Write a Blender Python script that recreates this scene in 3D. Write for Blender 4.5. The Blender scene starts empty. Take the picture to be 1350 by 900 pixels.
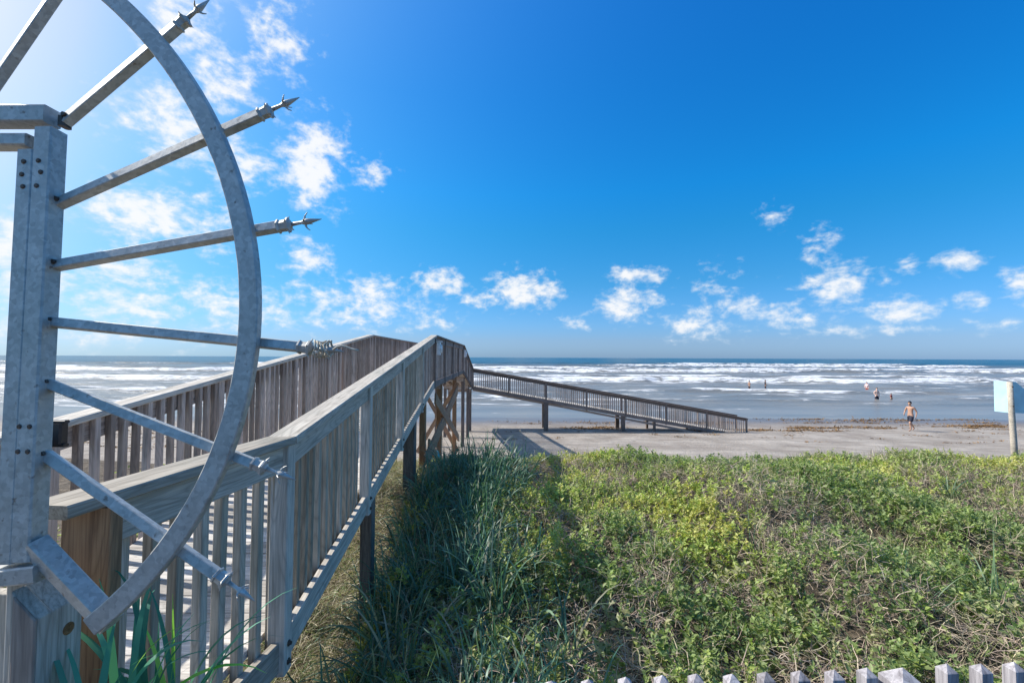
import bpy, math, random
import numpy as np
from mathutils import Vector, Matrix, Euler
random.seed(7); rng = np.random.default_rng(7)
S = bpy.context.scene
COL = S.collection
R = math.radians

# ------------------------------------------------------------------ camera
EYE = 4.26                       # eye height above the beach
F = 600.0                        # focal length for a 1350 px wide frame (16 mm)
cam_d = bpy.data.cameras.new('camera'); cam = bpy.data.objects.new('camera', cam_d); COL.objects.link(cam)
cam_d.sensor_width = 36; cam_d.lens = 16.0; cam_d.clip_start = 0.05; cam_d.clip_end = 30000
CR = Matrix.Rotation(R(92.0), 3, 'X') @ Matrix.Rotation(R(0.25), 3, 'Z')
cam.matrix_world = Matrix.Translation((0, 0, EYE)) @ CR.to_4x4()
S.camera = cam

def ray(px, py):
    return CR @ Vector(((px - 675) / F, -(py - 450) / F, -1.0))
def P(px, py, Y):
    d = ray(px, py); return Vector((0, 0, EYE)) + d * (Y / d.y)

# ------------------------------------------------------------------ noise
def _h(ix, iy, s):
    n = (ix.astype(np.int64) * 374761393 + iy.astype(np.int64) * 668265263 + s * 974711) & 0x7fffffff
    n = (n ^ (n >> 13)) * 1274126177 & 0x7fffffff
    n = (n ^ (n >> 16)) & 0xffff
    return n / 65535.0
def vnoise(x, y, s=0):
    x = np.asarray(x, float); y = np.asarray(y, float)
    ix = np.floor(x); iy = np.floor(y); fx = x - ix; fy = y - iy
    fx = fx * fx * (3 - 2 * fx); fy = fy * fy * (3 - 2 * fy)
    a = _h(ix, iy, s); b = _h(ix + 1, iy, s); c = _h(ix, iy + 1, s); d = _h(ix + 1, iy + 1, s)
    return (a * (1 - fx) + b * fx) * (1 - fy) + (c * (1 - fx) + d * fx) * fy
def fbm(x, y, o=4, s=0):
    t = 0; a = 0.5; n = 0
    for k in range(o):
        t = t + a * vnoise(x * 2 ** k, y * 2 ** k, s + 17 * k); n += a; a *= 0.5
    return t / n
def sstep(a, b, x):
    t = np.clip((x - a) / (b - a), 0, 1); return t * t * (3 - 2 * t)

# ------------------------------------------------------------------ tags
def tag(o, label=None, cat=None, group=None, kind=None):
    if label: o['label'] = label
    if cat: o['category'] = cat
    if group: o['group'] = group
    if kind: o['kind'] = kind
    return o
def thing(name, loc, label, cat, group=None):
    o = bpy.data.objects.new(name, None); COL.objects.link(o); o.location = loc; o.empty_display_size = .1
    return tag(o, label, cat, group)

# ------------------------------------------------------------------ materials
def newmat(name):
    m = bpy.data.materials.new(name); m.use_nodes = True
    nt = m.node_tree; b = nt.nodes['Principled BSDF']; return m, nt, b
class N:
    def __init__(s, nt): s.nt = nt
    def n(s, t, **k):
        x = s.nt.nodes.new(t)
        for a, v in k.items():
            if a == 'i':
                for q, w in v.items():
                    if hasattr(w, 'links'): s.nt.links.new(w, x.inputs[q])
                    else: x.inputs[q].default_value = w
            else: setattr(x, a, v)
        return x
    def l(s, a, b): s.nt.links.new(a, b)
    def math(s, op, a, b=None, c=None, clamp=False):
        x = s.nt.nodes.new('ShaderNodeMath'); x.operation = op; x.use_clamp = clamp
        for i, v in enumerate((a, b, c)):
            if v is None: continue
            if hasattr(v, 'links'): s.nt.links.new(v, x.inputs[i])
            else: x.inputs[i].default_value = v
        return x.outputs[0]
    def ramp(s, fac, stops):
        x = s.nt.nodes.new('ShaderNodeValToRGB'); e = x.color_ramp.elements
        while len(e) < len(stops): e.new(0.5)
        for k, (p, c) in enumerate(stops):
            e[k].position = p; e[k].color = (*c, 1) if len(c) == 3 else c
        s.nt.links.new(fac, x.inputs[0]); return x.outputs[0]
    def mix(s, f, a, b, mode='MIX'):
        x = s.nt.nodes.new('ShaderNodeMix'); x.data_type = 'RGBA'; x.blend_type = mode
        for sock, v in ((x.inputs[0], f), (x.inputs[6], a), (x.inputs[7], b)):
            if hasattr(v, 'links'): s.nt.links.new(v, sock)
            else: sock.default_value = v if not isinstance(v, tuple) or len(v) == 4 else (*v, 1)
        return x.outputs[2]

def wood_mat(name, light, mid, dark, stain=(0.10, 0.12, 0.08), rough=.75):
    m, nt, b = newmat(name); g = N(nt)
    at = g.n('ShaderNodeAttribute', attribute_name='gc')
    ti = g.n('ShaderNodeAttribute', attribute_name='tint')
    mp = g.n('ShaderNodeMapping', i={'Vector': at.outputs['Vector'], 'Scale': (1.3, 22, 22)})
    n1 = g.n('ShaderNodeTexNoise', i={'Vector': mp.outputs[0], 'Scale': 1.6, 'Detail': 6.0, 'Roughness': .65, 'Distortion': .9})
    mp2 = g.n('ShaderNodeMapping', i={'Vector': at.outputs['Vector'], 'Scale': (4, 160, 160)})
    n2 = g.n('ShaderNodeTexNoise', i={'Vector': mp2.outputs[0], 'Scale': 1.0, 'Detail': 3.0})
    # cathedral figure : contour rings of a stretched noise
    mp4 = g.n('ShaderNodeMapping', i={'Vector': at.outputs['Vector'], 'Scale': (1.1, 7, 7)})
    n4 = g.n('ShaderNodeTexNoise', i={'Vector': mp4.outputs[0], 'Scale': 1.0, 'Detail': 1.0})
    fr = g.math('FRACT', g.math('MULTIPLY', n4.outputs[0], 16.0))
    ring = g.math('POWER', g.math('ABSOLUTE', g.math('SUBTRACT', g.math('MULTIPLY', fr, 2.0), 1.0)), 3.0)
    n3 = g.n('ShaderNodeTexNoise', i={'Vector': at.outputs['Vector'], 'Scale': 2.6, 'Detail': 4.0})
    c = g.ramp(n1.outputs[0], [(.28, dark), (.47, mid), (.68, light)])
    c = g.mix(g.math('MULTIPLY', ring, .42), c, (*dark, 1))
    c = g.mix(g.math('MULTIPLY', g.ramp(n2.outputs[0], [(.36, (1, 1, 1)), (.5, (0, 0, 0))]), .35), c, (*dark, 1))
    c = g.mix(g.ramp(n3.outputs[0], [(.52, (0, 0, 0)), (.78, (.5, .5, .5))]), c, (*stain, 1))
    v = g.math('MULTIPLY_ADD', ti.outputs['Fac'], .6, .68)
    hs = g.n('ShaderNodeHueSaturation', i={'Color': c, 'Value': v, 'Saturation': g.math('MULTIPLY_ADD', ti.outputs['Fac'], -.3, 1.15)})
    g.l(hs.outputs[0], b.inputs['Base Color']); b.inputs['Roughness'].default_value = rough
    b.inputs['Specular IOR Level'].default_value = .3
    bm_ = g.n('ShaderNodeBump', i={'Strength': .35, 'Distance': .003, 'Height': g.math('ADD', n1.outputs[0], g.math('MULTIPLY', ring, -.25))})
    g.l(bm_.outputs[0], b.inputs['Normal'])
    return m
W_GREY = wood_mat('weathered_wood', (.66, .60, .51), (.50, .45, .38), (.22, .195, .16), (.19, .21, .18))
W_BAL = wood_mat('baluster_wood', (.60, .51, .40), (.45, .38, .29), (.19, .155, .12), (.19, .20, .14))
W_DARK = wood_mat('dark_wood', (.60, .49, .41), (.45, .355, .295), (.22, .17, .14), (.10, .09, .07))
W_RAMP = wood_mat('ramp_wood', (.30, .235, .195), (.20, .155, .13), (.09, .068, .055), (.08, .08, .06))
W_NEW = wood_mat('brown_wood', (.50, .30, .16), (.36, .205, .11), (.13, .07, .04), (.22, .16, .09))
W_DECK = wood_mat('deck_wood', (.66, .62, .56), (.52, .48, .43), (.24, .22, .19), (.24, .22, .18))
W_FENCE = wood_mat('picket_wood', (.50, .48, .50), (.34, .32, .34), (.12, .11, .12), (.2, .2, .2))

def metal_mat():
    m, nt, b = newmat('galvanised_steel'); g = N(nt)
    tc = g.n('ShaderNodeTexCoord')
    v = g.n('ShaderNodeTexVoronoi', i={'Vector': tc.outputs['Object'], 'Scale': 90.0})
    n = g.n('ShaderNodeTexNoise', i={'Vector': tc.outputs['Object'], 'Scale': 14.0, 'Detail': 7.0, 'Roughness': .7})
    n2 = g.n('ShaderNodeTexNoise', i={'Vector': tc.outputs['Object'], 'Scale': 45.0, 'Detail': 4.0})
    mp = g.n('ShaderNodeMapping', i={'Vector': tc.outputs['Object'], 'Scale': (30, 30, 2.5)})
    n3 = g.n('ShaderNodeTexNoise', i={'Vector': mp.outputs[0], 'Scale': 1.0, 'Detail': 4.0})
    c = g.ramp(n.outputs[0], [(.25, (.33, .33, .31)), (.52, (.45, .445, .42)), (.78, (.57, .56, .53))])
    vb = g.n('ShaderNodeRGBToBW', i={0: v.outputs['Color']}); c = g.mix(.22, c, vb.outputs[0], 'OVERLAY')
    c = g.mix(g.math('MULTIPLY', g.ramp(n3.outputs[0], [(.5, (0, 0, 0)), (.75, (1, 1, 1))]), .45), c, (.50, .47, .42, 1))
    rust = g.ramp(n2.outputs[0], [(.66, (0, 0, 0)), (.75, (1, 1, 1))])
    c = g.mix(g.math('MULTIPLY', rust, .7), c, (.14, .09, .06, 1))
    g.l(c, b.inputs['Base Color'])
    b.inputs['Metallic'].default_value = .35
    g.l(g.math('MULTIPLY_ADD', n.outputs[0], .35, .32), b.inputs['Roughness'])
    bp = g.n('ShaderNodeBump', i={'Strength': .25, 'Distance': .002, 'Height': n2.outputs[0]}); g.l(bp.outputs[0], b.inputs['Normal'])
    return m
METAL = metal_mat()
def plain(name, col, rough=.6, metal=0., nscale=20., var=.25):
    m, nt, b = newmat(name); g = N(nt)
    tc = g.n('ShaderNodeTexCoord')
    n = g.n('ShaderNodeTexNoise', i={'Vector': tc.outputs['Object'], 'Scale': nscale, 'Detail': 5.0})
    hi = tuple(min(1, c * (1 + var)) for c in col); lo = tuple(c * (1 - var) for c in col)
    g.l(g.ramp(n.outputs[0], [(.3, lo), (.7, hi)]), b.inputs['Base Color'])
    b.inputs['Roughness'].default_value = rough; b.inputs['Metallic'].default_value = metal
    return m
BOLT = plain('rusty_bolt', (.10, .075, .06), .5, .5, 60)
BLACK = plain('black_plastic', (.015, .015, .017), .4)
LAMPW = plain('lamp_housing', (.88, .88, .82), .45)
LENS = plain('lamp_lens', (.85, .85, .80), .2)
SKIN = plain('skin', (.42, .25, .175), .55, 0, 6, .12)
SKIN2 = plain('skin_pale', (.68, .45, .36), .55, 0, 6, .1)
SHORTS = plain('navy_cloth', (.02, .022, .04), .85, 0, 12)
PINK = plain('pink_cloth', (.62, .30, .32), .85, 0, 12)
REDC = plain('red_cloth', (.35, .07, .06), .85, 0, 12)
TEALC = plain('teal_cloth', (.10, .45, .42), .85, 0, 12, .3)
PINKP = plain('pale_pink_cloth', (.75, .55, .55), .85, 0, 12, .3)
HAIR = plain('hair', (.02, .014, .01), .6, 0, 60)
ROPE = plain('rope', (.50, .45, .36), .9, 0, 120)
SIGNB = plain('sign_blue', (.42, .66, .74), .45, .0, 5, .10)

def plant_mat(name, transl=.35, rough=.5):
    m, nt, b = newmat(name); g = N(nt)
    a = g.n('ShaderNodeAttribute', attribute_name='Col')
    g.l(a.outputs['Color'], b.inputs['Base Color']); b.inputs['Roughness'].default_value = rough
    b.inputs['Specular IOR Level'].default_value = .35
    t = g.n('ShaderNodeBsdfTranslucent'); g.l(g.mix(1.0, a.outputs['Color'], (1.2, 1.35, .7, 1), 'MULTIPLY'), t.inputs[0])
    mx = g.n('ShaderNodeMixShader'); mx.inputs[0].default_value = transl
    g.l(b.outputs[0], mx.inputs[1]); g.l(t.outputs[0], mx.inputs[2])
    g.l(mx.outputs[0], nt.nodes['Material Output'].inputs[0])
    return m
LEAF = plant_mat('leaf', .36); TWIG = plant_mat('twig', .05, .8); BLADE = plant_mat('grass_blade', .35, .4)

# ------------------------------------------------------------------ mesh builder
class MB:
    def __init__(s): s.v = []; s.f = []; s.g = []; s.t = []; s.sm = []
    def add(s, vs, fs, gs=None, tint=None, smooth=False):
        o = len(s.v); s.v += [tuple(v) for v in vs]
        s.g += [tuple(x) for x in (gs if gs else vs)]
        tt = random.random() if tint is None else tint
        s.t += [tt] * len(vs)
        s.f += [tuple(i + o for i in f) for f in fs]; s.sm += [smooth] * len(fs)
    def bar(s, p0, p1, w, h, up=(0, 0, 1), ch=.003, off=None, tint=None, taper=1.0):
        """chamfered timber / tube from p0 to p1, w across, h along 'up'"""
        p0 = Vector(p0); p1 = Vector(p1); ax = (p1 - p0); L = ax.length; ax /= L
        u = Vector(up); side = ax.cross(u)
        if side.length < 1e-4: side = ax.cross(Vector((0, 1, 0)))
        side.normalize(); u = side.cross(ax).normalized()
        if off is None: off = (random.uniform(0, 50), random.uniform(0, 50), random.uniform(0, 50))
        a, b = w / 2, h / 2; c = min(ch, a * .8, b * .8)
        sec = [(-a + c, -b), (a - c, -b), (a, -b + c), (a, b - c), (a - c, b), (-a + c, b), (-a, b - c), (-a, -b + c)]
        vs, gs = [], []
        for (q, l, k) in ((p0, 0, 1.0), (p1, L, taper)):
            for (x, y) in sec:
                vs.append(q + side * x * k + u * y * k); gs.append((l + off[0], x + off[1], y + off[2]))
        fs = [tuple(range(7, -1, -1)), tuple(range(8, 16))]
        for i in range(8):
            j = (i + 1) % 8; fs.append((i, j, j + 8, i + 8))
        s.add(vs, fs, gs, tint)
    def sweep(s, pts, sec, ups=None, close=True, smooth=False, up=(0, 1, 0), tint=None):
        """sweep a section (list of (x,y)) along points; y axis along up"""
        n = len(sec); vs = []; gs = []; d = 0
        for i, p in enumerate(pts):
            p = Vector(p)
            a = Vector(pts[max(i - 1, 0)]); b = Vector(pts[min(i + 1, len(pts) - 1)]); t = (b - a).normalized()
            u = Vector(up); sd = t.cross(u).normalized(); u2 = sd.cross(t).normalized()
            if i: d += (p - Vector(pts[i - 1])).length
            for (x, y) in sec: vs.append(p + sd * x + u2 * y); gs.append((d, x, y))
        fs = []
        for i in range(len(pts) - 1):
            for k in range(n):
                j = (k + 1) % n; fs.append((i * n + k, i * n + j, (i + 1) * n + j, (i + 1) * n + k))
        fs.append(tuple(range(n - 1, -1, -1))); fs.append(tuple(range((len(pts) - 1) * n, len(pts) * n)))
        s.add(vs, fs, gs, tint, smooth)
    def lathe(s, p0, axis, prof, n=12, smooth=True, tint=None):
        """prof: list of (dist along axis, radius)"""
        ax = Vector(axis).normalized(); u = ax.orthogonal().normalized(); w = ax.cross(u)
        vs = []; fs = []
        for (d, r) in prof:
            for k in range(n):
                a = 2 * math.pi * k / n; vs.append(Vector(p0) + ax * d + (u * math.cos(a) + w * math.sin(a)) * max(r, 1e-4))
        for i in range(len(prof) - 1):
            for k in range(n):
                j = (k + 1) % n; fs.append((i * n + k, i * n + j, (i + 1) * n + j, (i + 1) * n + k))
        fs.append(tuple(range(n - 1, -1, -1))); fs.append(tuple(range((len(prof) - 1) * n, len(prof) * n)))
        s.add(vs, fs, None, tint, smooth)
    def build(s, name, mat, parent=None, base=None):
        me = bpy.data.meshes.new(name)
        b = Vector(base) if base is not None else (Vector(parent['base']) if parent is not None and 'base' in parent else Vector((0, 0, 0)))
        me.from_pydata([(v[0] - b.x, v[1] - b.y, v[2] - b.z) for v in s.v], [], s.f); me.update()
        at = me.attributes.new('gc', 'FLOAT_VECTOR', 'POINT'); at.data.foreach_set('vector', np.array(s.g, dtype=np.float32).ravel())
        at = me.attributes.new('tint', 'FLOAT', 'POINT'); at.data.foreach_set('value', np.array(s.t, dtype=np.float32))
        me.polygons.foreach_set('use_smooth', s.sm)
        o = bpy.data.objects.new(name, me); COL.objects.link(o); me.materials.append(mat)
        if parent is not None: o.parent = parent
        elif base is not None: o.location = b
        return o
_bases = {}
def root(name, loc, label, cat, group=None):
    o = thing(name, loc, label, cat, group); _bases[o.name] = Vector(loc); return o
def part(mb, name, mat, parent):
    p = parent; b = None
    while p is not None:
        if p.name in _bases: b = _bases[p.name]; break
        p = p.parent
    o = mb.build(name, mat, None, None)
    if b is not None:
        me = o.data; n = len(me.vertices); a = np.empty(n * 3, dtype=np.float32); me.vertices.foreach_get('co', a)
        a = a.reshape(-1, 3) - np.array(b, dtype=np.float32); me.vertices.foreach_set('co', a.ravel()); me.update()
    o.parent = parent
    return o

# ------------------------------------------------------------------ terrain
def ground_z(x, y):
    x = np.asarray(x, float); y = np.asarray(y, float)
    base = np.interp(y, [-20, 1, 3, 5, 7.3, 8.6, 10, 12.2, 15, 17.5, 20.5, 24, 30, 33.6, 37, 45, 70, 120],
                     [-2.7, -2.62, -2.58, -2.40, -2.06, -2.12, -2.36, -2.95, -3.62, -3.9, -4.05, -4.17, -4.30, -4.42, -4.55, -4.9, -6, -9])
    dune = sstep(18, 12, y)
    n = (fbm(x * .45 + 3, y * .45, 3, 5) - .5) * .42 + (fbm(x * 1.7, y * 1.7, 3, 9) - .5) * .14
    sand = (fbm(x * .12, y * .5, 3, 2) - .5) * .07 * sstep(31, 26, y) + (fbm(x * 1.3, y * 3, 2, 22) - .5) * .03 * sstep(31, 24, y)
    far = sstep(6, 20, np.abs(x - 4)) * .12
    relx = x - np.interp(y, [0, 2.35, 10.1], [-1.1, -1.175, -1.717])
    base = base - .27 * sstep(-3.2, -1.6, relx) * sstep(.95, .15, relx) * sstep(7.6, 5.4, y)
    return EYE + base + n * dune + sand * (1 - dune) * 1.0 + far * dune * 0
def gz(x, y): return float(ground_z(np.array([x]), np.array([y]))[0])

def grid_mesh(name, X, Y, Z, mat, attrs=None, smooth=True):
    r, c = X.shape; me = bpy.data.meshes.new(name)
    co = np.stack([X, Y, Z], -1).reshape(-1, 3).astype(np.float32)
    me.vertices.add(r * c); me.vertices.foreach_set('co', co.ravel())
    i = np.arange(r * c).reshape(r, c)
    q = np.stack([i[:-1, :-1], i[:-1, 1:], i[1:, 1:], i[1:, :-1]], -1).reshape(-1, 4)
    nf = len(q); me.loops.add(nf * 4); me.loops.foreach_set('vertex_index', q.ravel().astype(np.int32))
    me.polygons.add(nf); me.polygons.foreach_set('loop_start', (np.arange(nf) * 4).astype(np.int32))
    me.polygons.foreach_set('use_smooth', np.ones(nf, bool)) if smooth else None
    me.update(calc_edges=True)
    for k, a in (attrs or {}).items():
        at = me.attributes.new(k, 'FLOAT', 'POINT'); at.data.foreach_set('value', a.reshape(-1).astype(np.float32))
    me.materials.append(mat); o = bpy.data.objects.new(name, me); COL.objects.link(o); return o

def ground_mat():
    m, nt, b = newmat('ground'); g = N(nt)
    ge = g.n('ShaderNodeNewGeometry'); pos = ge.outputs['Position']
    wet = g.n('ShaderNodeAttribute', attribute_name='wet').outputs['Fac']
    soil = g.n('ShaderNodeAttribute', attribute_name='soil').outputs['Fac']
    n1 = g.n('ShaderNodeTexNoise', i={'Vector': pos, 'Scale': .55, 'Detail': 8.0, 'Roughness': .62})
    mp = g.n('ShaderNodeMapping', i={'Vector': pos, 'Scale': (.22, 1.6, 1)})
    n2 = g.n('ShaderNodeTexNoise', i={'Vector': mp.outputs[0], 'Scale': 1.0, 'Detail': 7.0, 'Roughness': .7})
    n3 = g.n('ShaderNodeTexNoise', i={'Vector': pos, 'Scale': 7.0, 'Detail': 6.0, 'Roughness': .75})
    dry = g.ramp(n1.outputs[0], [(.32, (.24, .20, .165)), (.5, (.345, .30, .255)), (.68, (.45, .40, .345))])
    dry = g.mix(g.math('MULTIPLY', g.ramp(n2.outputs[0], [(.5, (0, 0, 0)), (.64, (1, 1, 1))]), .4), dry, (.26, .225, .19, 1))
    dry = g.mix(g.math('MULTIPLY', g.ramp(n3.outputs[0], [(.60, (0, 0, 0)), (.66, (1, 1, 1))]), .45), dry, (.20, .165, .13, 1))
    vo = g.n('ShaderNodeTexVoronoi', i={'Vector': pos, 'Scale': 1.7, 'Randomness': 1.0})
    foot = g.ramp(vo.outputs['Distance'], [(.10, (1, 1, 1)), (.22, (0, 0, 0))])
    gate_ = g.ramp(n1.outputs[0], [(.48, (0, 0, 0)), (.58, (1, 1, 1))])
    foot = g.math('MULTIPLY', foot, gate_)
    mpt = g.n('ShaderNodeMapping', i={'Vector': pos, 'Scale': (.05, 1.0, 1), 'Rotation': (0, 0, .04)})
    wv = g.n('ShaderNodeTexNoise', i={'Vector': mpt.outputs[0], 'Scale': 1.7, 'Detail': 3.0, 'Roughness': .5})
    track = g.ramp(wv.outputs[0], [(.40, (0, 0, 0)), (.44, (1, 1, 1)), (.47, (0, 0, 0)), (.55, (0, 0, 0)), (.58, (1, 1, 1)), (.61, (0, 0, 0))])
    dry = g.mix(g.math('MULTIPLY', track, .55), dry, (.20, .17, .14, 1))
    dry = g.mix(g.math('MULTIPLY', foot, .6), dry, (.17, .14, .11, 1))
    wetc = g.ramp(n2.outputs[0], [(.35, (.12, .098, .08)), (.65, (.185, .155, .13))])
    c = g.mix(wet, dry, wetc)
    so = g.ramp(n3.outputs[0], [(.35, (.05, .04, .028)), (.55, (.13, .10, .07)), (.7, (.26, .22, .16))])
    c = g.mix(soil, c, so)
    g.l(c, b.inputs['Base Color'])
    g.l(g.math('MULTIPLY_ADD', wet, -.62, .92), b.inputs['Roughness'])
    h = g.math('ADD', g.math('MULTIPLY', n1.outputs[0], .5), g.math('MULTIPLY', n3.outputs[0], .35)); h = g.math('SUBTRACT', h, g.math('MULTIPLY', g.math('ADD', foot, track), .16))
    bp = g.n('ShaderNodeBump', i={'Strength': g.math('MULTIPLY_ADD', wet, -.45, .5), 'Distance': .45, 'Height': h}); g.l(bp.outputs[0], b.inputs['Normal'])
    return m
def axis(*segs):
    out = []
    for a, b_, st in segs: out.append(np.arange(a, b_, st))
    return np.concatenate(out)
xs = axis((-900, -100, 50), (-100, -30, 4), (-30, -6, .4), (-6, 14, .1), (14, 45, .35), (45, 150, 5), (150, 1000, 50))
ys = axis((-12, 1, .6), (1, 12, .1), (12, 36, .16), (36, 60, 1.0), (60, 125, 8))
X, Y = np.meshgrid(xs, ys); Z = ground_z(X, Y)
wl = 33.6 + (fbm(X * .06, X * 0, 2, 31) - .5) * 2.2
ground = grid_mesh('ground', X, Y, Z, ground_mat(), {'wet': sstep(wl - 7.5 + (fbm(X * .15, Y * .4, 3, 8) - .5) * 3, wl - .8, Y) , 'soil': sstep(14.2, 11.5, Y + (fbm(X * .8, Y * .8, 3, 12) - .5) * 2.5)})
tag(ground, kind='structure')

# ------------------------------------------------------------------ sea
def sea_mat():
    m, nt, b = newmat('sea'); g = N(nt)
    ge = g.n('ShaderNodeNewGeometry'); pos = ge.outputs['Position']
    fo = g.n('ShaderNodeAttribute', attribute_name='foam').outputs['Fac']
    dep = g.n('ShaderNodeAttribute', attribute_name='deep').outputs['Fac']
    mp = g.n('ShaderNodeMapping', i={'Vector': pos, 'Scale': (.35, 1.1, .6)})
    n1 = g.n('ShaderNodeTexNoise', i={'Vector': mp.outputs[0], 'Scale': 1.0, 'Detail': 9.0, 'Roughness': .68, 'Distortion': .6})
    mp2 = g.n('ShaderNodeMapping', i={'Vector': pos, 'Scale': (.06, .30, .3)})
    n2 = g.n('ShaderNodeTexNoise', i={'Vector': mp2.outputs[0], 'Scale': 1.0, 'Detail': 8.0, 'Roughness': .6})
    t = g.math('ADD', g.math('MULTIPLY', n1.outputs[0], .75), g.math('MULTIPLY', n2.outputs[0], .25))
    t = g.math('ADD', g.math('MULTIPLY_ADD', t, 1.9, -.95), g.math('MULTIPLY_ADD', fo, .88, -.66))
    f = g.math('MULTIPLY', t, 4.5, clamp=True)
    shallow = g.ramp(n2.outputs[0], [(.35, (.15, .155, .145)), (.65, (.25, .235, .205))])
    deep = g.ramp(n2.outputs[0], [(.35, (.012, .055, .085)), (.65, (.025, .085, .11))])
    c = g.mix(dep, shallow, deep)
    c = g.mix(f, c, (.74, .75, .76, 1))
    g.l(c, b.inputs['Base Color'])
    g.l(g.math('MULTIPLY_ADD', f, .55, .28), b.inputs['Roughness'])
    b.inputs['IOR'].default_value = 1.33
    mp3 = g.n('ShaderNodeMapping', i={'Vector': pos, 'Scale': (.7, 1.8, 1)})
    n3 = g.n('ShaderNodeTexNoise', i={'Vector': mp3.outputs[0], 'Scale': 1.4, 'Detail': 6.0, 'Roughness': .6})
    n4 = g.n('ShaderNodeTexNoise', i={'Vector': mp2.outputs[0], 'Scale': 1.8, 'Detail': 5.0})
    calm = g.n('ShaderNodeAttribute', attribute_name='calm').outputs['Fac']
    h = g.math('ADD', g.math('MULTIPLY', n3.outputs[0], .22), g.math('MULTIPLY', n4.outputs[0], .55))
    bp = g.n('ShaderNodeBump', i={'Strength': g.math('MULTIPLY_ADD', calm, -.82, .95), 'Distance': .9, 'Height': h}); g.l(bp.outputs[0], b.inputs['Normal'])
    return m
SEA_Z = EYE - 4.42
yv = np.concatenate([np.geomspace(31.5, 60, 260), np.geomspace(60.2, 420, 420), np.geomspace(430, 14000, 60)])
tv = np.linspace(-2.3, 2.3, 760)
T, Yg = np.meshgrid(tv, yv); Xg = T * Yg
Zs = np.full_like(Xg, 0.0); foam = np.full_like(Xg, 0.0)
brk = [  # distance, crest height, foam reach, coverage threshold, seed
    (40.5, .08, 1.2, .50, 1), (44, .12, 1.5, .50, 21), (47.5, .24, 2.6, .42, 2), (52, .18, 2.0, .50, 15), (59, .36, 3.6, .43, 3), (67, .34, 3.0, .48, 13), (75, .3, 2.5, .5, 23), (86, .85, 7.5, .30, 4),
    (106, .5, 3.5, .58, 5), (140, 1.0, 7, .40, 6), (180, .8, 6, .56, 7), (245, 1.15, 9, .47, 8), (330, 1.1, 9, .55, 9), (430, 1.1, 9, .60, 19)]
for (y0, H, reach, th, sd) in brk:
    yc = y0 + (fbm(Xg / (y0 * .35), Xg * 0, 3, sd * 7) - .5) * y0 * .13
    lf = fbm(Xg / (y0 * .55) + 5 * sd, Xg * 0 + sd, 3, sd * 11)
    amp = sstep(th - .10, th + .12, lf)
    d = Yg - yc + (vnoise(Xg / 3, Yg / 3, sd) - .5) * .12 * reach
    wf = .9 + H * 1.1; wb = 2.5 + H * 6
    prof = np.where(d < 0, np.exp(-(d / wf) ** 2), np.exp(-(d / wb) ** 2))
    Zs += H * prof * (.35 + .65 * amp) * (.8 + .4 * vnoise(Xg / 6, Yg / 6, sd + 3))
    fr = np.where(d < 0, sstep(-reach, -.1 * reach, d), sstep(reach * .30, reach * .03, d))
    foam = np.maximum(foam, fr * amp * (.98 if H > .3 else .8))
left = sstep(-5, -40, Xg / Yg * 60)
surf = sstep(35, 40, Yg) * sstep(330, 120, Yg)
streak = fbm(Xg / 16, Yg / 2.6, 4, 77)
foam = np.maximum(foam, surf * np.clip((streak - .37) * 2.5 + left * .2, 0, .84))
swash = np.exp(-((Yg - (36.2 + (fbm(Xg / 9, Xg * 0, 2, 3) - .5) * 3)) / .35) ** 2) * sstep(.42, .55, vnoise(Xg / 7, Xg * 0, 91))
foam = np.maximum(foam, swash * .72)
Zs += (fbm(Xg / 9, Yg / 3.2, 3, 44) - .5) * .6 * sstep(38, 60, Yg)
calm = sstep(44, 38, Yg)
sea = grid_mesh('sea', Xg, Yg, SEA_Z + Zs, sea_mat(), {'foam': foam, 'deep': sstep(90, 420, Yg), 'calm': calm})
tag(sea, kind='structure')

# ------------------------------------------------------------------ boardwalk
A = P(112, 652, 1.36); B = P(375, 575, 2.35); C = P(573, 441.5, 10.1); D = P(611, 455, 19.1); E = P(623.5, 486.3, 26.3)
A.z = B.z
Wd = 1.45
Fp = P(985, 551, 26.2)
def leftof(p, q, r=None, w=Wd):
    a = (q - p); n = Vector((-a.y, a.x, 0)).normalized(); return n
C2 = C + Vector((-Wd, .03, 0)); D2 = D + Vector((-Wd, 0, 0))
B2 = Vector((B.x - Wd - .02, B.y, B.z)); A2 = Vector((B2.x + .0, 1.2, B.z))
B2.z = C2.z + (B.z - C.z) * ((C2.y - B2.y) / (C.y - B.y))
A2 = B2 + (B2 - C2).normalized() * 1.1; A2.z = B2.z
E2 = Vector((E.x - Wd, E.y + Wd, E.z)); Em = Vector((E.x - Wd, E.y, E.z))
G0 = Vector((E.x, E.y + Wd, E.z)); G1 = Vector((Fp.x + .15, Fp.y + Wd, Fp.z))
RH = .98; RIM = 1.17
walk = root('wooden_boardwalk', (B.x - .7, 6.0, EYE - 2.2), 'weathered wooden dune walkover with slatted railings, ending in a ramp down to the sand', 'boardwalk')
balus = []   # (distance, p_top, p_bot, material)
def sub(p, dz): return Vector((p.x, p.y, p.z - dz))
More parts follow.
